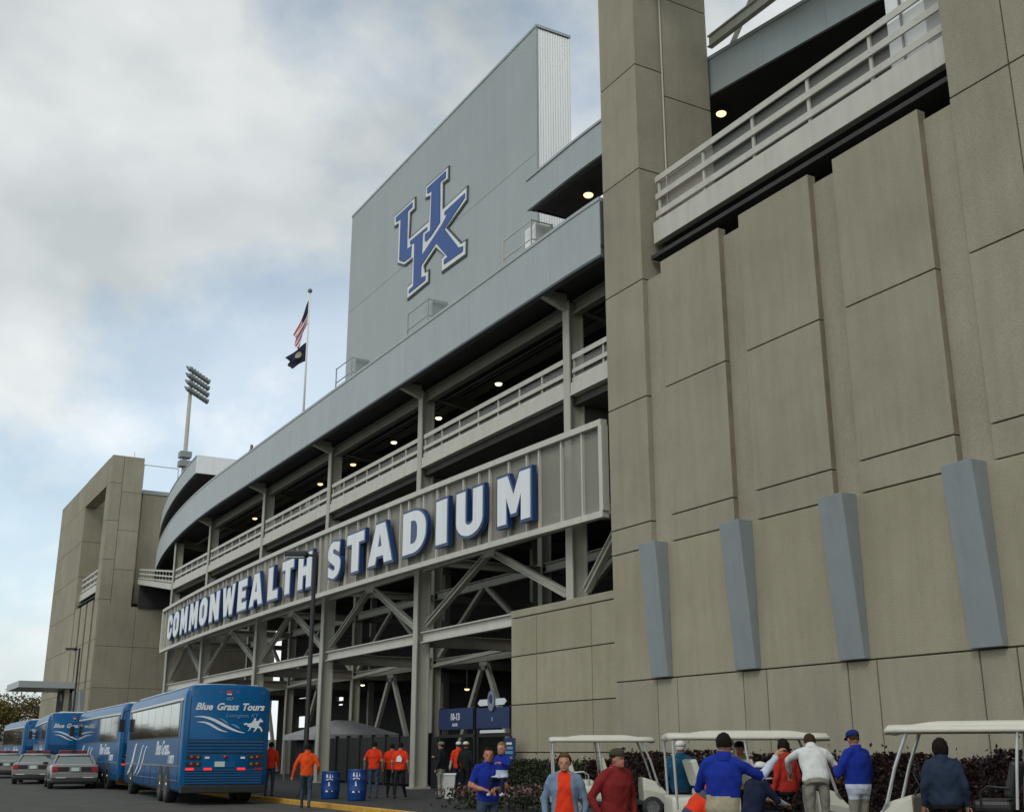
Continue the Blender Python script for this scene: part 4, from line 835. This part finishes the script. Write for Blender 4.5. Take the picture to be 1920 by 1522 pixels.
# ================================================================== PLANTS
def leaf_mat(name, c, c2): return mat(name, c, .6, noise=.35, nscale=2.5, col2=c2, spec=.3)
RBAR = leaf_mat('barberry_leaf', (.012, .007, .006), (.034, .012, .010)); GRN = leaf_mat('hedge_leaf', (.014, .020, .010), (.045, .055, .022)); AUT = leaf_mat('autumn_leaf', (.10, .075, .02), (.20, .15, .035)); BRN = leaf_mat('oak_leaf_brown', (.07, .045, .02), (.13, .085, .03))
PINK = leaf_mat('pink_flower', (.20, .075, .09), (.36, .19, .18)); BARK = mat('bark', (.07, .055, .04), .9, noise=.3, nscale=5, bump=.5, bscale=20)
def leaves(name, pts, size, m_, parent=None, aspect=.55):
    n = len(pts); pts = np.asarray(pts, float); a = np.random.normal(size=(n, 3)); a /= np.linalg.norm(a, axis=1)[:, None]; c = np.random.normal(size=(n, 3)); bq = np.cross(a, c); bq /= np.linalg.norm(bq, axis=1)[:, None]
    s_ = size * np.random.uniform(.6, 1.35, (n, 1)); v = np.stack([pts - a * s_, pts + bq * s_ * aspect, pts + a * s_, pts - bq * s_ * aspect], 1).reshape(-1, 3)
    me = bpy.data.meshes.new(name); me.vertices.add(4 * n); me.vertices.foreach_set('co', v.ravel()); me.loops.add(4 * n); me.loops.foreach_set('vertex_index', np.arange(4 * n)); me.polygons.add(n); me.polygons.foreach_set('loop_start', np.arange(n) * 4); me.polygons.foreach_set('loop_total', np.full(n, 4)); me.materials.append(m_); me.update(); me.validate()
    return link(name, me, parent)
def hedge(label, y0, y1, h, m_, x0=17.2, x1=18.5, dens=2600):
    H_ = thing('hedge', label, 'hedge', (x0, y0, .12)); L_ = y1 - y0; w_ = x1 - x0
    n = int(dens * L_); y = np.random.uniform(0, L_, n); hh = h + .10 * np.sin(y * 2.3) + .08 * np.sin(y * 5.1 + 1) + .05 * np.sin(y * 11.)
    side = np.random.rand(n); x = np.where(side < .55, np.random.exponential(.09, n), np.random.uniform(0, w_, n)); z = np.where(side < .55, np.random.uniform(.02, 1, n) * hh, hh - np.random.exponential(.07, n)); z = np.where(side > .9, np.random.uniform(0, 1.0, n) * hh + .06 * np.random.rand(n), z)
    z = z + (np.random.rand(n) > .985) * np.random.uniform(0, .25, n)
    leaves('foliage', np.stack([x, y, np.clip(z, .03, None)], 1), .045, m_, H_)
    b = MB(); 
    for k in range(int(L_ * 2)): yy_ = random.uniform(.1, L_ - .1); xx_ = random.uniform(.3, w_ - .2); b.tube([(xx_, yy_, 0), (xx_ + random.uniform(-.2, .2), yy_ + random.uniform(-.2, .2), h * .8)], [.03, .012], 5)
    b.box(.28, w_ - .1, .15, L_ - .1, .05, h - .16); b.build('branches', BARK, H_)
hedge('dark red barberry hedge along the foot of the near tower', 5, 26.6, 1.22, RBAR); hedge('dark green hedge at the foot of the low wall', 26.9, 33.2, 1.02, GRN, 17.5, 18.8)
for i, (x, y, lb) in enumerate(((15.0, 26.0, 'low clump of pink flowers right of the man with the child'), (14.5, 27.6, 'low clump of pink flowers left of the man with the child'))):
    Fb = thing('flower_clump', lb, 'flowers', (x, y, .12), group='pink flower clumps'); n = 900
    q = np.random.normal(size=(n, 3)) * (.42, .42, .14) + (0, 0, .26); q[:, 2] = np.clip(q[:, 2], .04, .65); leaves('leaves', q, .05, GRN, Fb); q = np.random.normal(size=(210, 3)) * (.5, .5, .1) + (0, 0, .44); leaves('blossoms', q, .04, PINK, Fb, .9)
def tree(label, x, y, h, cr, m_, n=5000, group=None, bare=.0, ls=.16):
    T_ = thing('tree', label, 'tree', (x, y, 0), group=group); b = MB(); b.smooth = True
    b.tube([(0, 0, 0), (.05, 0, h * .25), (-.05, .1, h * .55), (.1, 0, h * .9)], [h * .028, h * .022, h * .014, h * .004], 8)
    tips = []
    for k in range(16):
        a_ = random.uniform(0, 6.28); z0 = h * random.uniform(.25, .7); r_ = cr * random.uniform(.5, .95); e_ = Vector((math.cos(a_) * r_, math.sin(a_) * r_, z0 + h * random.uniform(.1, .3))); mid = Vector((0, 0, z0)).lerp(e_, .5) + Vector((0, 0, h * .03)); b.tube([(0, 0, z0), mid, e_], [h * .01, h * .006, h * .002], 5); tips += [mid, e_, Vector((0, 0, z0)).lerp(e_, .8)]
    tips += [Vector((0, 0, h * .9)), Vector((0, 0, h * .8))]
    b.build('trunk', BARK, T_); q = np.array([tips[random.randrange(len(tips))] for _ in range(n)]) + np.random.normal(size=(n, 3)) * (cr * .2, cr * .2, cr * .17); leaves('crown', q, ls, m_, T_)
tree('small yellow green tree beyond the coaches at the left edge', 17.8, 152, 8.6, 3.6, AUT, 5200, 'far trees beyond the coaches'); tree('slim brownish tree right of the yellow green tree', 20.6, 150, 7.0, 1.9, BRN, 2200, 'far trees beyond the coaches')
tree('dark low tree at the very left edge of the photo', 15.5, 165, 5.2, 3.0, GRN, 2500, 'far trees beyond the coaches')
for i in range(9):      # down the far side of the road: seen only as reflections in the coach windows
    tree(('first', 'second', 'third', 'fourth', 'fifth', 'sixth', 'seventh', 'eighth', 'ninth')[i] + ' brown leaved tree from the left across the far road end', -10 + 2.9 * i + random.random(), 196 + 14 * random.random(), random.uniform(4.2, 7.6), random.uniform(1.6, 2.4), BRN if i % 3 else AUT, 2600, 'trees at the road end reflected in the coaches', ls=.26)
# ================================================================== PEOPLE
SKIN = mat('skin', (.42, .21, .13), .55, noise=.08, nscale=14); SKIN2 = mat('skin_ruddy', (.42, .17, .11), .55, noise=.1, nscale=14)
def cloth(name, c): return mat('cloth_' + name, c, .85, noise=.14, nscale=7, bump=.9, bscale=9, spec=.2)
HAIRB = mat('hair_brown', (.045, .024, .013), .75, noise=.4, nscale=30, bump=.6, bscale=60, spec=.12); HAIRD = mat('hair_dark', (.012, .0085, .006), .75, noise=.4, nscale=30, bump=.6, bscale=60, spec=.12); HAIRW = mat('hair_white', (.6, .6, .58), .6, bump=.5, bscale=50)
SHOE = mat('dark_shoe', (.02, .018, .016), .6); EYE = mat('eye', (.02, .015, .012), .3); LIP = mat('lips', (.28, .08, .07), .5)
ORG = cloth('orange', (.72, .075, .012)); ORG2 = cloth('red_orange', (.70, .045, .012)); JEAN = cloth('denim', (.045, .065, .10)); DENL = cloth('light_denim', (.16, .23, .32)); BLK = cloth('black', (.014, .014, .016)); KHK = cloth('khaki', (.38, .33, .23)); GKH = cloth('grey_khaki', (.25, .235, .19)); ROY = cloth('royal_blue', (.010, .028, .26)); NAV = cloth('navy', (.010, .015, .04)); MAR = cloth('maroon', (.20, .018, .018)); TEAL = cloth('teal', (.012, .075, .14)); WHT = cloth('white', (.62, .62, .60)); WBL = cloth('white_blue', (.50, .54, .64)); TANC = cloth('tan', (.42, .29, .16)); REDC = cloth('red', (.42, .03, .02)); SLN = cloth('slate_navy', (.020, .032, .058))
def dseg(p, a, b):
    ab = b - a; t = np.clip(((p - a) @ ab) / max(1e-9, ab @ ab), 0, 1); return np.linalg.norm(p - a - t[:, None] * ab, axis=1), t
def person(label, loc, yaw, H=1.75, top=ORG, pants=JEAN, skin=SKIN, hair='short', hm=HAIRB, cap=None, lean=0, side=0, arms=None, legs=None, sit=None, head=(0, 0), sleeve='long', bulk=1.08, hem=.90, band=None, sleeve2=None, near=False, vox=.02, shoe=SHOE, group=None, z=None, inner=None, hk=1.):
    k = H / 1.75
    if z is None: z = .12 if loc[0] > 12.3 else (-.15 if loc[1] < 14 else (-.15 * (30 - loc[1]) / 16 if loc[1] < 30 else 0))
    Pn = thing('person', label, 'person', (loc[0], loc[1], z), yaw, group)
    V = lambda *a: np.array(a, float)
    hz = (sit if sit is not None else .93 * k) / k
    J = {'pel': V(0, 0, hz), 'che': V(0, 0, hz + .36), 'nek': V(0, -.01, hz + .545), 'hea': V(0, .025, hz + .665)}
    for s, n in ((-1, 'L'), (1, 'R')):
        J['sho' + n] = V(s * .178, -.01, hz + .465); J['elb' + n] = V(s * .255, -.04, hz + .20); J['wri' + n] = V(s * .27, .06, hz - .04)
        J['hip' + n] = V(s * .095, 0, hz - .03)
        if sit is None: J['kne' + n] = V(s * .105, .02, .50); J['ank' + n] = V(s * .11, -.03, .09)
        else: J['kne' + n] = V(s * .13, .43, hz + .02); J['ank' + n] = V(s * .13, .46, max(.09, hz - .42))
    cl, sl_ = math.cos(R(lean)), math.sin(R(lean)); cs, ss = math.cos(R(side)), math.sin(R(side))
    def up(p):
        q = p - J['pel']; q = V(q[0], q[1] * cl + q[2] * sl_, -q[1] * sl_ + q[2] * cl); q = V(q[0] * cs + q[2] * ss, q[1], -q[0] * ss + q[2] * cs); return q + J['pel']
    pel = J['pel'].copy()
    for n in list(J):
        if n[:3] in ('che', 'nek', 'hea', 'sho', 'elb', 'wri'): J[n] = up(J[n])
    for d_ in (arms or {}), (legs or {}):
        for n, v in d_.items(): J[n] = V(*v)
    b = MB(); segs = []
    def capsule(a, c, ra, rb, t_):
        a_, c_ = Vector(a), Vector(c); b.tube([a_, a_.lerp(c_, .35), a_.lerp(c_, .7), c_], [ra, ra * .72 + rb * .28 + (.006 if t_ in ('arm', 'leg') else 0), ra * .35 + rb * .65, rb], 10); b.ell(a_, (ra,) * 3, 10, 6); b.ell(c_, (rb,) * 3, 10, 6); segs.append((np.array(a), np.array(c), ra, rb, t_))
    # torso loft
    ax = (J['shoR'] - J['shoL']); ax /= np.linalg.norm(ax)
    spine = [pel + (pel - J['che']) * .25, pel, pel * .6 + J['che'] * .4, J['che'], J['che'] * .45 + J['nek'] * .55, J['nek']]
    rad = [(.15, .10), (.172, .125), (.162, .118), (.186, .130), (.150, .105), (.072, .068)]
    rg = []
    for i, (c_, (rx, ry)) in enumerate(zip(spine, rad)):
        d_ = spine[min(i + 1, 5)] - spine[max(i - 1, 0)]; d_ /= np.linalg.norm(d_); fw_ = np.cross(d_, ax); bk = bulk if i < 5 else 1
        rg.append([tuple(c_ + ax * rx * bk * math.cos(2 * math.pi * q / 16) + fw_ * ry * bk * math.sin(2 * math.pi * q / 16)) for q in range(16)])
    b.rings(rg)
    capsule(J['nek'] - (J['nek'] - J['che']) * .12, J['hea'], .062, .058, 'skin')
    for n in 'LR':
        a_, c_ = Vector(J['nek'] * .85 + J['che'] * .15), Vector(J['sho' + n]); b.tube([a_, a_.lerp(c_, .5), c_], [.062, .066 * bulk, .060 * bulk], 10)
    for n in 'LR':
        ak = bulk
        capsule(J['sho' + n], J['elb' + n], .060 * ak, .046 * ak, 'arm'); capsule(J['elb' + n], J['wri' + n], .046 * ak if sleeve == 'long' else .042, .034 * ak if sleeve == 'long' else .027, 'fore')
        w_ = J['wri' + n]; dr = w_ - J['elb' + n]; dr /= np.linalg.norm(dr); hc = w_ + dr * .055
        b.ell(Vector(hc), (.040, .028, .055), 10, 6, Vector(dr).to_track_quat('Z', 'X').to_matrix()); segs.append((w_ + dr * .02, w_ + dr * .11, .04, .035, 'skin'))
        capsule(J['hip' + n], J['kne' + n], .088, .060, 'leg'); capsule(J['kne' + n], J['ank' + n], .060, .044, 'leg')
        an = J['ank' + n]; capsule(an + V(0, -.03, -.035), an + V(0, .13, -.05), .045, .036, 'shoe')
    # head
    Mh = Matrix.Rotation(R(head[0]), 3, 'Z') @ Matrix.Rotation(R(-head[1]), 3, 'X') @ Matrix.Rotation(R(-lean * .6), 3, 'X'); hc = Vector(J['hea']) + Vector((0, 0, (hk - 1) * .09)); Mh = Mh * hk
    b.ell(hc + Mh @ Vector((0, -.008, .025)), (.080, .098, .101), 16, 12, Mh); b.ell(hc + Mh @ Vector((0, .022, -.045)), (.062, .069, .068), 14, 10, Mh); b.ell(hc + Mh @ Vector((0, .094, -.012)), (.013, .02, .026), 8, 6, Mh)
    b.ell(hc + Mh @ Vector((0, .082, .028)), (.055, .014, .012), 8, 6, Mh); b.ell(hc + Mh @ Vector((0, .07, -.088)), (.026, .02, .02), 8, 6, Mh)
    for s in (-1, 1): b.ell(hc + Mh @ Vector((s * .078, -.012, -.005)), (.013, .02, .03), 8, 6, Mh)
    segs.append((np.array(hc) - np.array(Mh @ Vector((0, 0, .05))), np.array(hc) + np.array(Mh @ Vector((0, 0, .03))), .07, .09, 'head'))
    me0 = b.mesh('body_src', SKIN); o = bpy.data.objects.new('tmp', me0); COL.objects.link(o)
    md = o.modifiers.new('r', 'REMESH'); md.mode = 'VOXEL'; md.voxel_size = vox; md = o.modifiers.new('s', 'SMOOTH'); md.factor = .5; md.iterations = 3
    bpy.context.view_layer.update(); me = bpy.data.meshes.new_from_object(o.evaluated_get(bpy.context.evaluated_depsgraph_get())); bpy.data.objects.remove(o); bpy.data.meshes.remove(me0)
    me.name = 'body'; n = len(me.polygons); c = np.empty(n * 3); me.polygons.foreach_get('center', c); c = c.reshape(-1, 3)
    # material per face from the nearest limb
    tags = []; best = np.full(n, 9.); which = np.zeros(n, int); tt_ = np.zeros(n)
    for i, (a_, c_, ra, rb, t_) in enumerate(segs):
        d_, t0 = dseg(c, a_, c_); d_ = d_ - (ra + (rb - ra) * t0); m_ = d_ < best; best[m_] = d_[m_]; which[m_] = i; tt_[m_] = t0[m_]; tags.append(t_)
    sd = J['che'] - pel; sd = sd / np.linalg.norm(sd); h_ = (c - pel) @ sd; L_ = np.linalg.norm(J['nek'] - pel)
    dt, t0 = dseg(c, pel - sd * .1, J['nek']); dt = dt - np.where(t0 > .85, .08, .15) * bulk
    mats_ = [skin, top, pants, shoe, band or top, sleeve2 or (top if sleeve == 'long' else skin), inner or top]
    mi = np.zeros(n, int)
    for i in range(n):
        t_ = tags[which[i]]
        tor = dt[i] < best[i]
        if tor or (t_ == 'leg' and h_[i] > hem - .93 + .02):
            mi[i] = 1 if h_[i] > hem - .93 else 2
            if mi[i] == 1 and band and h_[i] < hem - .93 + .2: mi[i] = 4
            if mi[i] == 1 and inner is not None and h_[i] > -.1:
                fx_ = c[i] - pel
                if fx_[1] > .045 and abs(fx_[0]) < .088 + .05 * min(1, max(0, .35 - h_[i]) * 3): mi[i] = 6
            if h_[i] > L_ + .02: mi[i] = 0
        elif t_ == 'arm': mi[i] = 1 if (sleeve == 'long' or tt_[i] < .8) else 0
        elif t_ == 'fore': mi[i] = 5
        elif t_ == 'leg': mi[i] = 2
        elif t_ == 'shoe': mi[i] = 3
    co = np.empty(len(me.vertices) * 3); me.vertices.foreach_get('co', co); co = co.reshape(-1, 3); nr = np.empty(len(me.vertices) * 3); me.vertices.foreach_get('normal', nr); nr = nr.reshape(-1, 3)
    clm = np.zeros(len(me.vertices))
    for pl_, q_ in zip(me.polygons, mi):
        if q_ not in (0, 3):
            for v_ in pl_.vertices: clm[v_] = 1
    ph_ = random.uniform(0, 6); wr = .5 * np.sin(co[:, 2] * 34 + 9 * co[:, 0] + 3 * np.sin(co[:, 0] * 17 + ph_)) + .5 * np.sin(co[:, 2] * 19 - 21 * co[:, 0] + 11 * co[:, 1] + ph_) + .4 * np.sin(31 * co[:, 0] + 13 * co[:, 1] + 8 * co[:, 2] + ph_)
    me.vertices.foreach_set('co', (co + nr * (clm * wr * .0062)[:, None]).ravel())
    me.materials.clear()
    for m_ in mats_: me.materials.append(m_)
    me.polygons.foreach_set('material_index', mi); me.polygons.foreach_set('use_smooth', np.ones(n, bool))
    if near:        # separate fingers rooted in each palm
        fb_ = MB(); fb_.smooth = True
        for nme, s in (('L', -1), ('R', 1)):
            w_ = Vector(J['wri' + nme]); dr = (w_ - Vector(J['elb' + nme])).normalized(); sdv = dr.cross(Vector((0, 0, 1)) if abs(dr.z) < .9 else Vector((0, 1, 0))).normalized(); nv = sdv.cross(dr)
            for q, ln in enumerate((.068, .08, .075, .058)):
                p0 = w_ + dr * .09 + sdv * (.026 - .0175 * q); fb_.tube([p0, p0 + dr * ln * .5, p0 + dr * ln * .8 - nv * .025, p0 + dr * ln * .85 - nv * .05], [.0095, .009, .008, .006], 6)
            p0 = w_ + dr * .04 + sdv * .032; fb_.tube([p0, p0 + dr * .03 + sdv * .02, p0 + dr * .06 + sdv * .018 - nv * .02], [.012, .0105, .008], 6)
        bm = bmesh.new(); bm.from_mesh(me); tm = fb_.mesh('f', skin); bm.from_mesh(tm); bm.to_mesh(me); bm.free(); bpy.data.meshes.remove(tm)
    sc_ = Matrix.Scale(k, 4); me.transform(sc_); body = link('body', me, Pn)
    # hair, cap, face as children
    def local(b_, name, m_): me_ = b_.mesh(name, m_, normals=False); me_.transform(sc_); return link(name, me_, Pn)
    R_ = {'short': (.089, .108, .111), 'bob': (.102, .117, .126), 'thin': (.085, .103, .105), 'full': (.100, .116, .124)}.get(hair)
    if R_ and not (cap and hair == 'short' and False):
        nu, nv = 24, 16; hb = MB(); hb.smooth = True; vs = []; fs = []
        for j in range(nv + 1):
            for i in range(nu):
                ph, th = math.pi * j / nv, 2 * math.pi * i / nu; d_ = Vector((math.sin(ph) * math.cos(th), math.sin(ph) * math.sin(th), math.cos(ph))); wv = 1 + .03 * math.sin(5 * th + 4 * ph) + .025 * math.sin(11 * th - 7 * ph) + .02 * math.sin(19 * th + 13 * ph)
                drop = -.03 if hair == 'bob' and d_.z < 0 else 0
                vs.append(hc + Mh @ Vector((d_.x * R_[0] * wv, d_.y * R_[1] * wv - .01, d_.z * R_[2] * wv + .025 + drop)))
        lim = {'short': -.42, 'bob': -.85, 'thin': -.3, 'full': -.4}[hair]
        for j in range(nv):
            for i in range(nu):
                ph, th = math.pi * (j + .5) / nv, 2 * math.pi * (i + .5) / nu; dz, dy = math.cos(ph), math.sin(ph) * math.sin(th)
                if dz < lim or (dy > .28 and dz < .52) or (dy > .02 and dz < -.05 and hair != 'bob'): continue
                fs.append((j * nu + i, (j + 1) * nu + i, (j + 1) * nu + (i + 1) % nu, j * nu + (i + 1) % nu))
        hb.add(vs, fs); local(hb, 'hair', hm)
    if cap:
        cb_ = MB(); cb_.smooth = True; nu = 24
        cb_.rings([[tuple(hc + Mh @ Vector((q * .093 * math.cos(2 * math.pi * i / nu), q * .111 * math.sin(2 * math.pi * i / nu) - .006, zz_))) for i in range(nu)] for q, zz_ in ((1.0, .045), (1.02, .075), (.95, .105), (.72, .132), (.35, .145), (.02, .148))], caps=True)
        cb_.rings([[tuple(hc + Mh @ Vector((x_, y_ + .08, .052 - .18 * x_ * x_ * 10 * .1 - y_ * .18 + dz_))) for x_, y_ in ((-.08, -.02), (-.072, .045), (-.04, .085), (0, .095), (.04, .085), (.072, .045), (.08, -.02))] for dz_ in (0, .006)])
        local(cb_, 'cap', cap)
    if inner is None:
        cc = Vector(J['nek']) + Vector(J['nek'] - J['che']).normalized() * .004; dn = Vector(J['nek'] - J['che']).normalized(); cu = Vector(ax); cv = dn.cross(cu)
        kb_ = MB(); kb_.smooth = True; hh_ = .045 if sleeve == 'long' else .022
        kb_.rings([[tuple(cc + (cu * math.cos(2 * math.pi * i / 18) * rr_ + cv * math.sin(2 * math.pi * i / 18) * rr_ * .98) + dn * (zz_ - .012 * math.sin(2 * math.pi * i / 18))) for i in range(18)] for rr_, zz_ in ((.098, -.045), (.088, 0), (.078, hh_), (.070, hh_ + .004), (.066, hh_ - .02))], caps=False); local(kb_, 'collar', top)
    for s in (-1, 1): eb = MB(); eb.ell(hc + Mh @ Vector((s * .031, .081, .008)), (.013, .008, .006), 8, 6, Mh); local(eb, 'eye', EYE)
    mb_ = MB(); mb_.ell(hc + Mh @ Vector((0, .088, -.058)), (.024, .007, .006), 8, 6, Mh); local(mb_, 'mouth', LIP)
    return Pn
AW = hd(math.sin(TH), math.cos(TH))      # facing away from the camera
def at(px, fwd): return cw((px - 960) / 2246. * fwd, fwd)
def walk(s=1): return {'kneL': (-.1, .16 * s, .52), 'ankL': (-.1, .22 * s, .12), 'kneR': (.1, -.02 * s, .50), 'ankR': (.1, -.3 * s, .14)}
person('person in orange shirt and jeans walking away in front of the column', at(577, 33), AW + .15, 1.76, ORG, JEAN, hm=HAIRD, legs=walk(), arms={'elbL': (-.33, -.02, 1.12), 'wriL': (-.38, .02, .86), 'elbR': (.31, -.06, 1.14), 'wriR': (.30, .12, .98)})
person('person in orange partly hidden by the back corner of the nearest coach', at(508, 39.5), AW, 1.74, ORG2, JEAN, hm=HAIRD)
person('person in orange shirt and jeans standing behind the right barrel', at(702, 38), AW + .1, 1.74, ORG2, JEAN, hm=HAIRD, sleeve='short', arms={'elbL': (-.3, .02, 1.16), 'wriL': (-.3, .12, .95)})
person('person in orange top just left of the one with black trousers', at(735, 38.5), AW, 1.68, ORG2, BLK, hm=HAIRD, sleeve='short')
p_ = person('person in printed orange top and black trousers walking by the column', at(751, 37), AW - .2, 1.70, ORG2, BLK, hm=HAIRD, sleeve='short', legs=walk(-1))
b = MB(); b.poly([(-.09, 1.12), (.08, 1.1), (.1, 1.2), (.03, 1.3), (-.06, 1.26)], lambda u, v, d_: (u, -.152 - d_, v), 0, .012); b.build('back_print', PRINT, p_)
person('person in dark jacket and khaki trousers beside the dark cabinet', at(828, 37.5), AW + 1.2, 1.72, BLK, GKH, hm=HAIRD, hair='thin', cap=cloth('grey', (.16, .16, .16)), arms={'elbR': (.26, .1, 1.15), 'wriR': (.12, .3, 1.25)})
person('person in orange and white top with pale cap near the bin', at(860, 39.5), AW + .3, 1.74, ORG2, NAV, cap=WHT, sleeve2=WHT, hair='thin')
person('person in black jacket with bright white cap near the bin', at(873, 38.3), AW - .5, 1.73, BLK, BLK, cap=WHT, hair='thin')
pm = at(915, 19)
person('person in blue shirt carrying a small child on one arm', pm, AW + math.pi + .45, 1.73, ROY, JEAN, SKIN2, hm=HAIRD, sleeve='short', near=True, vox=.016, arms={'elbL': (-.26, .12, 1.12), 'wriL': (-.02, .30, 1.10), 'elbR': (.29, -.03, 1.14), 'wriR': (.12, .27, 1.07)}, head=(-15, 0))
pc_ = at(941, 18.75)
person('small child in blue and white jacket carried on the arm', pc_, AW + math.pi - .5, 1.02, ROY, NAV, SKIN, hm=mat('hair_fair', (.16, .09, .04), .6, noise=.3, nscale=30), near=True, vox=.02, hk=1.42, sit=.28, band=WBL, z=.86, arms={'elbL': (-.27, .1, .78), 'wriL': (-.12, .28, .82)}, legs={'kneL': (-.17, .28, .42), 'ankL': (-.2, .3, .08), 'kneR': (.17, .28, .42), 'ankR': (.2, .28, .08)}, shoe=WHT)
person('person in open denim jacket over bright orange top facing the camera', at(1058, 15.8), AW + math.pi - .1, 1.66, DENL, BLK, SKIN, hair='full', hm=mat('hair_light_brown', (.10, .05, .024), .75, noise=.4, nscale=30, spec=.12), inner=ORG2, near=True, vox=.014, bulk=1.12, hem=.86, arms={'elbL': (-.29, -.03, 1.12), 'elbR': (.29, -.03, 1.12)})
person('person in maroon jacket and cap walking towards the camera', at(1150, 15.6), AW + math.pi + .55, 1.72, MAR, BLK, SKIN2, hair='thin', hm=HAIRB, cap=cloth('olive_cap', (.05, .045, .03)), near=True, vox=.014, bulk=1.22, hem=.84, lean=6, head=(18, -8), arms={'elbL': (-.33, -.05, 1.12), 'elbR': (.33, -.06, 1.12)})
person('tall person in royal blue jacket and khakis seen from behind, arm raised', at(1350, 14.2), AW - .25, 1.9, ROY, KHK, hm=HAIRD, near=True, vox=.014, bulk=1.1, hem=1.07, side=4, sleeve2=WBL, arms={'elbR': (.42, .14, 1.27), 'wriR': (.58, .28, 1.47), 'elbL': (-.26, .10, 1.14), 'wriL': (-.14, .26, 1.02)})
person('person in teal jacket with white hair seated at the back of the long cart', at(1276, 21.6), AW - .35, 1.74, TEAL, JEAN, SKIN2, hair='thin', hm=HAIRW, cap=WHT, sit=.78, bulk=1.2, vox=.018)
person('person in orange shirt bending over beside the tall person in blue', at(1293, 15.2), AW - 1.3, 1.7, ORG2, JEAN, lean=48, near=True, vox=.016, hem=.92)
person('person in navy jersey with white sleeves and cap leaning out of the long cart', at(1402, 18.2), AW - 1.1, 1.76, NAV, GKH, SKIN, cap=WHT, hair='thin', lean=18, near=True, vox=.016, sit=.74, bulk=1.15, sleeve2=WBL, arms={'elbR': (.26, .30, .95), 'wriR': (.16, .52, .90), 'elbL': (-.28, .2, 1.0), 'wriL': (-.2, .45, .95)}, head=(20, 0))
person('person in tan jacket seated deep inside the long cart', at(1388, 21.2), AW + math.pi - .6, 1.72, TANC, NAV, cap=BLK, hair='thin', sit=.78)
person('dark haired person in red jacket at the front of the long cart', at(1470, 19.7), AW + .6, 1.72, REDC, BLK, hair='bob', hm=HAIRD, sit=.80, bulk=1.2, vox=.018)
person('person in white shirt and grey trousers bending into the cart from behind', at(1527, 18.3), AW - .1, 1.82, WHT, GKH, lean=34, near=True, vox=.015, bulk=1.16, hem=.90, hm=HAIRB, arms={'elbL': (-.33, .42, 1.22), 'wriL': (-.3, .6, 1.05), 'elbR': (.36, .34, 1.12), 'wriR': (.40, .55, 1.0)})
person('person in blue cap and blue jacket with white lower half', at(1604, 17.1), AW + .55, 1.70, ROY, GKH, SKIN2, cap=cloth('cap_blue', (.012, .02, .12)), hair='thin', hm=HAIRB, near=True, vox=.015, bulk=1.28, hem=.78, band=WBL, arms={'elbL': (-.31, .08, 1.12), 'wriL': (-.12, .3, 1.2), 'elbR': (.31, .05, 1.1), 'wriR': (.1, .32, 1.15)}, head=(-15, 14))
person('person with dark bobbed hair in navy jacket seated in the right cart', at(1764, 15.3), AW - .2, 1.68, SLN, BLK, hair='bob', hm=HAIRD, sit=.80, bulk=1.2, near=True, vox=.016, z=.1)
for x, y, z_, lb, m_ in ((20.5, 59.2, 13.1, 'tiny person in white leaning on the concourse rail', WHT), (20.55, 58.0, 13.1, 'tiny person in pale top right of the other at the concourse rail', WBL), (20.5, 63.4, 13.1, 'tiny person in dark top alone at the concourse rail', BLK), (19.9, 119, 16.62, 'tiny person in white on the distant tower balcony', WHT), (19.9, 117.4, 16.62, 'tiny person in dark top on the distant tower balcony', BLK)):
    person(lb, (x, y), hd(-1, -.3), 1.72, m_, NAV, vox=.03, z=z_, hm=HAIRD)
person('tiny person in dark clothes looking over the top of the fascia', (19.6, 67.5), hd(-1, -.3), 1.75, NAV, BLK, vox=.03, z=18.36, sit=.5, hm=HAIRD)
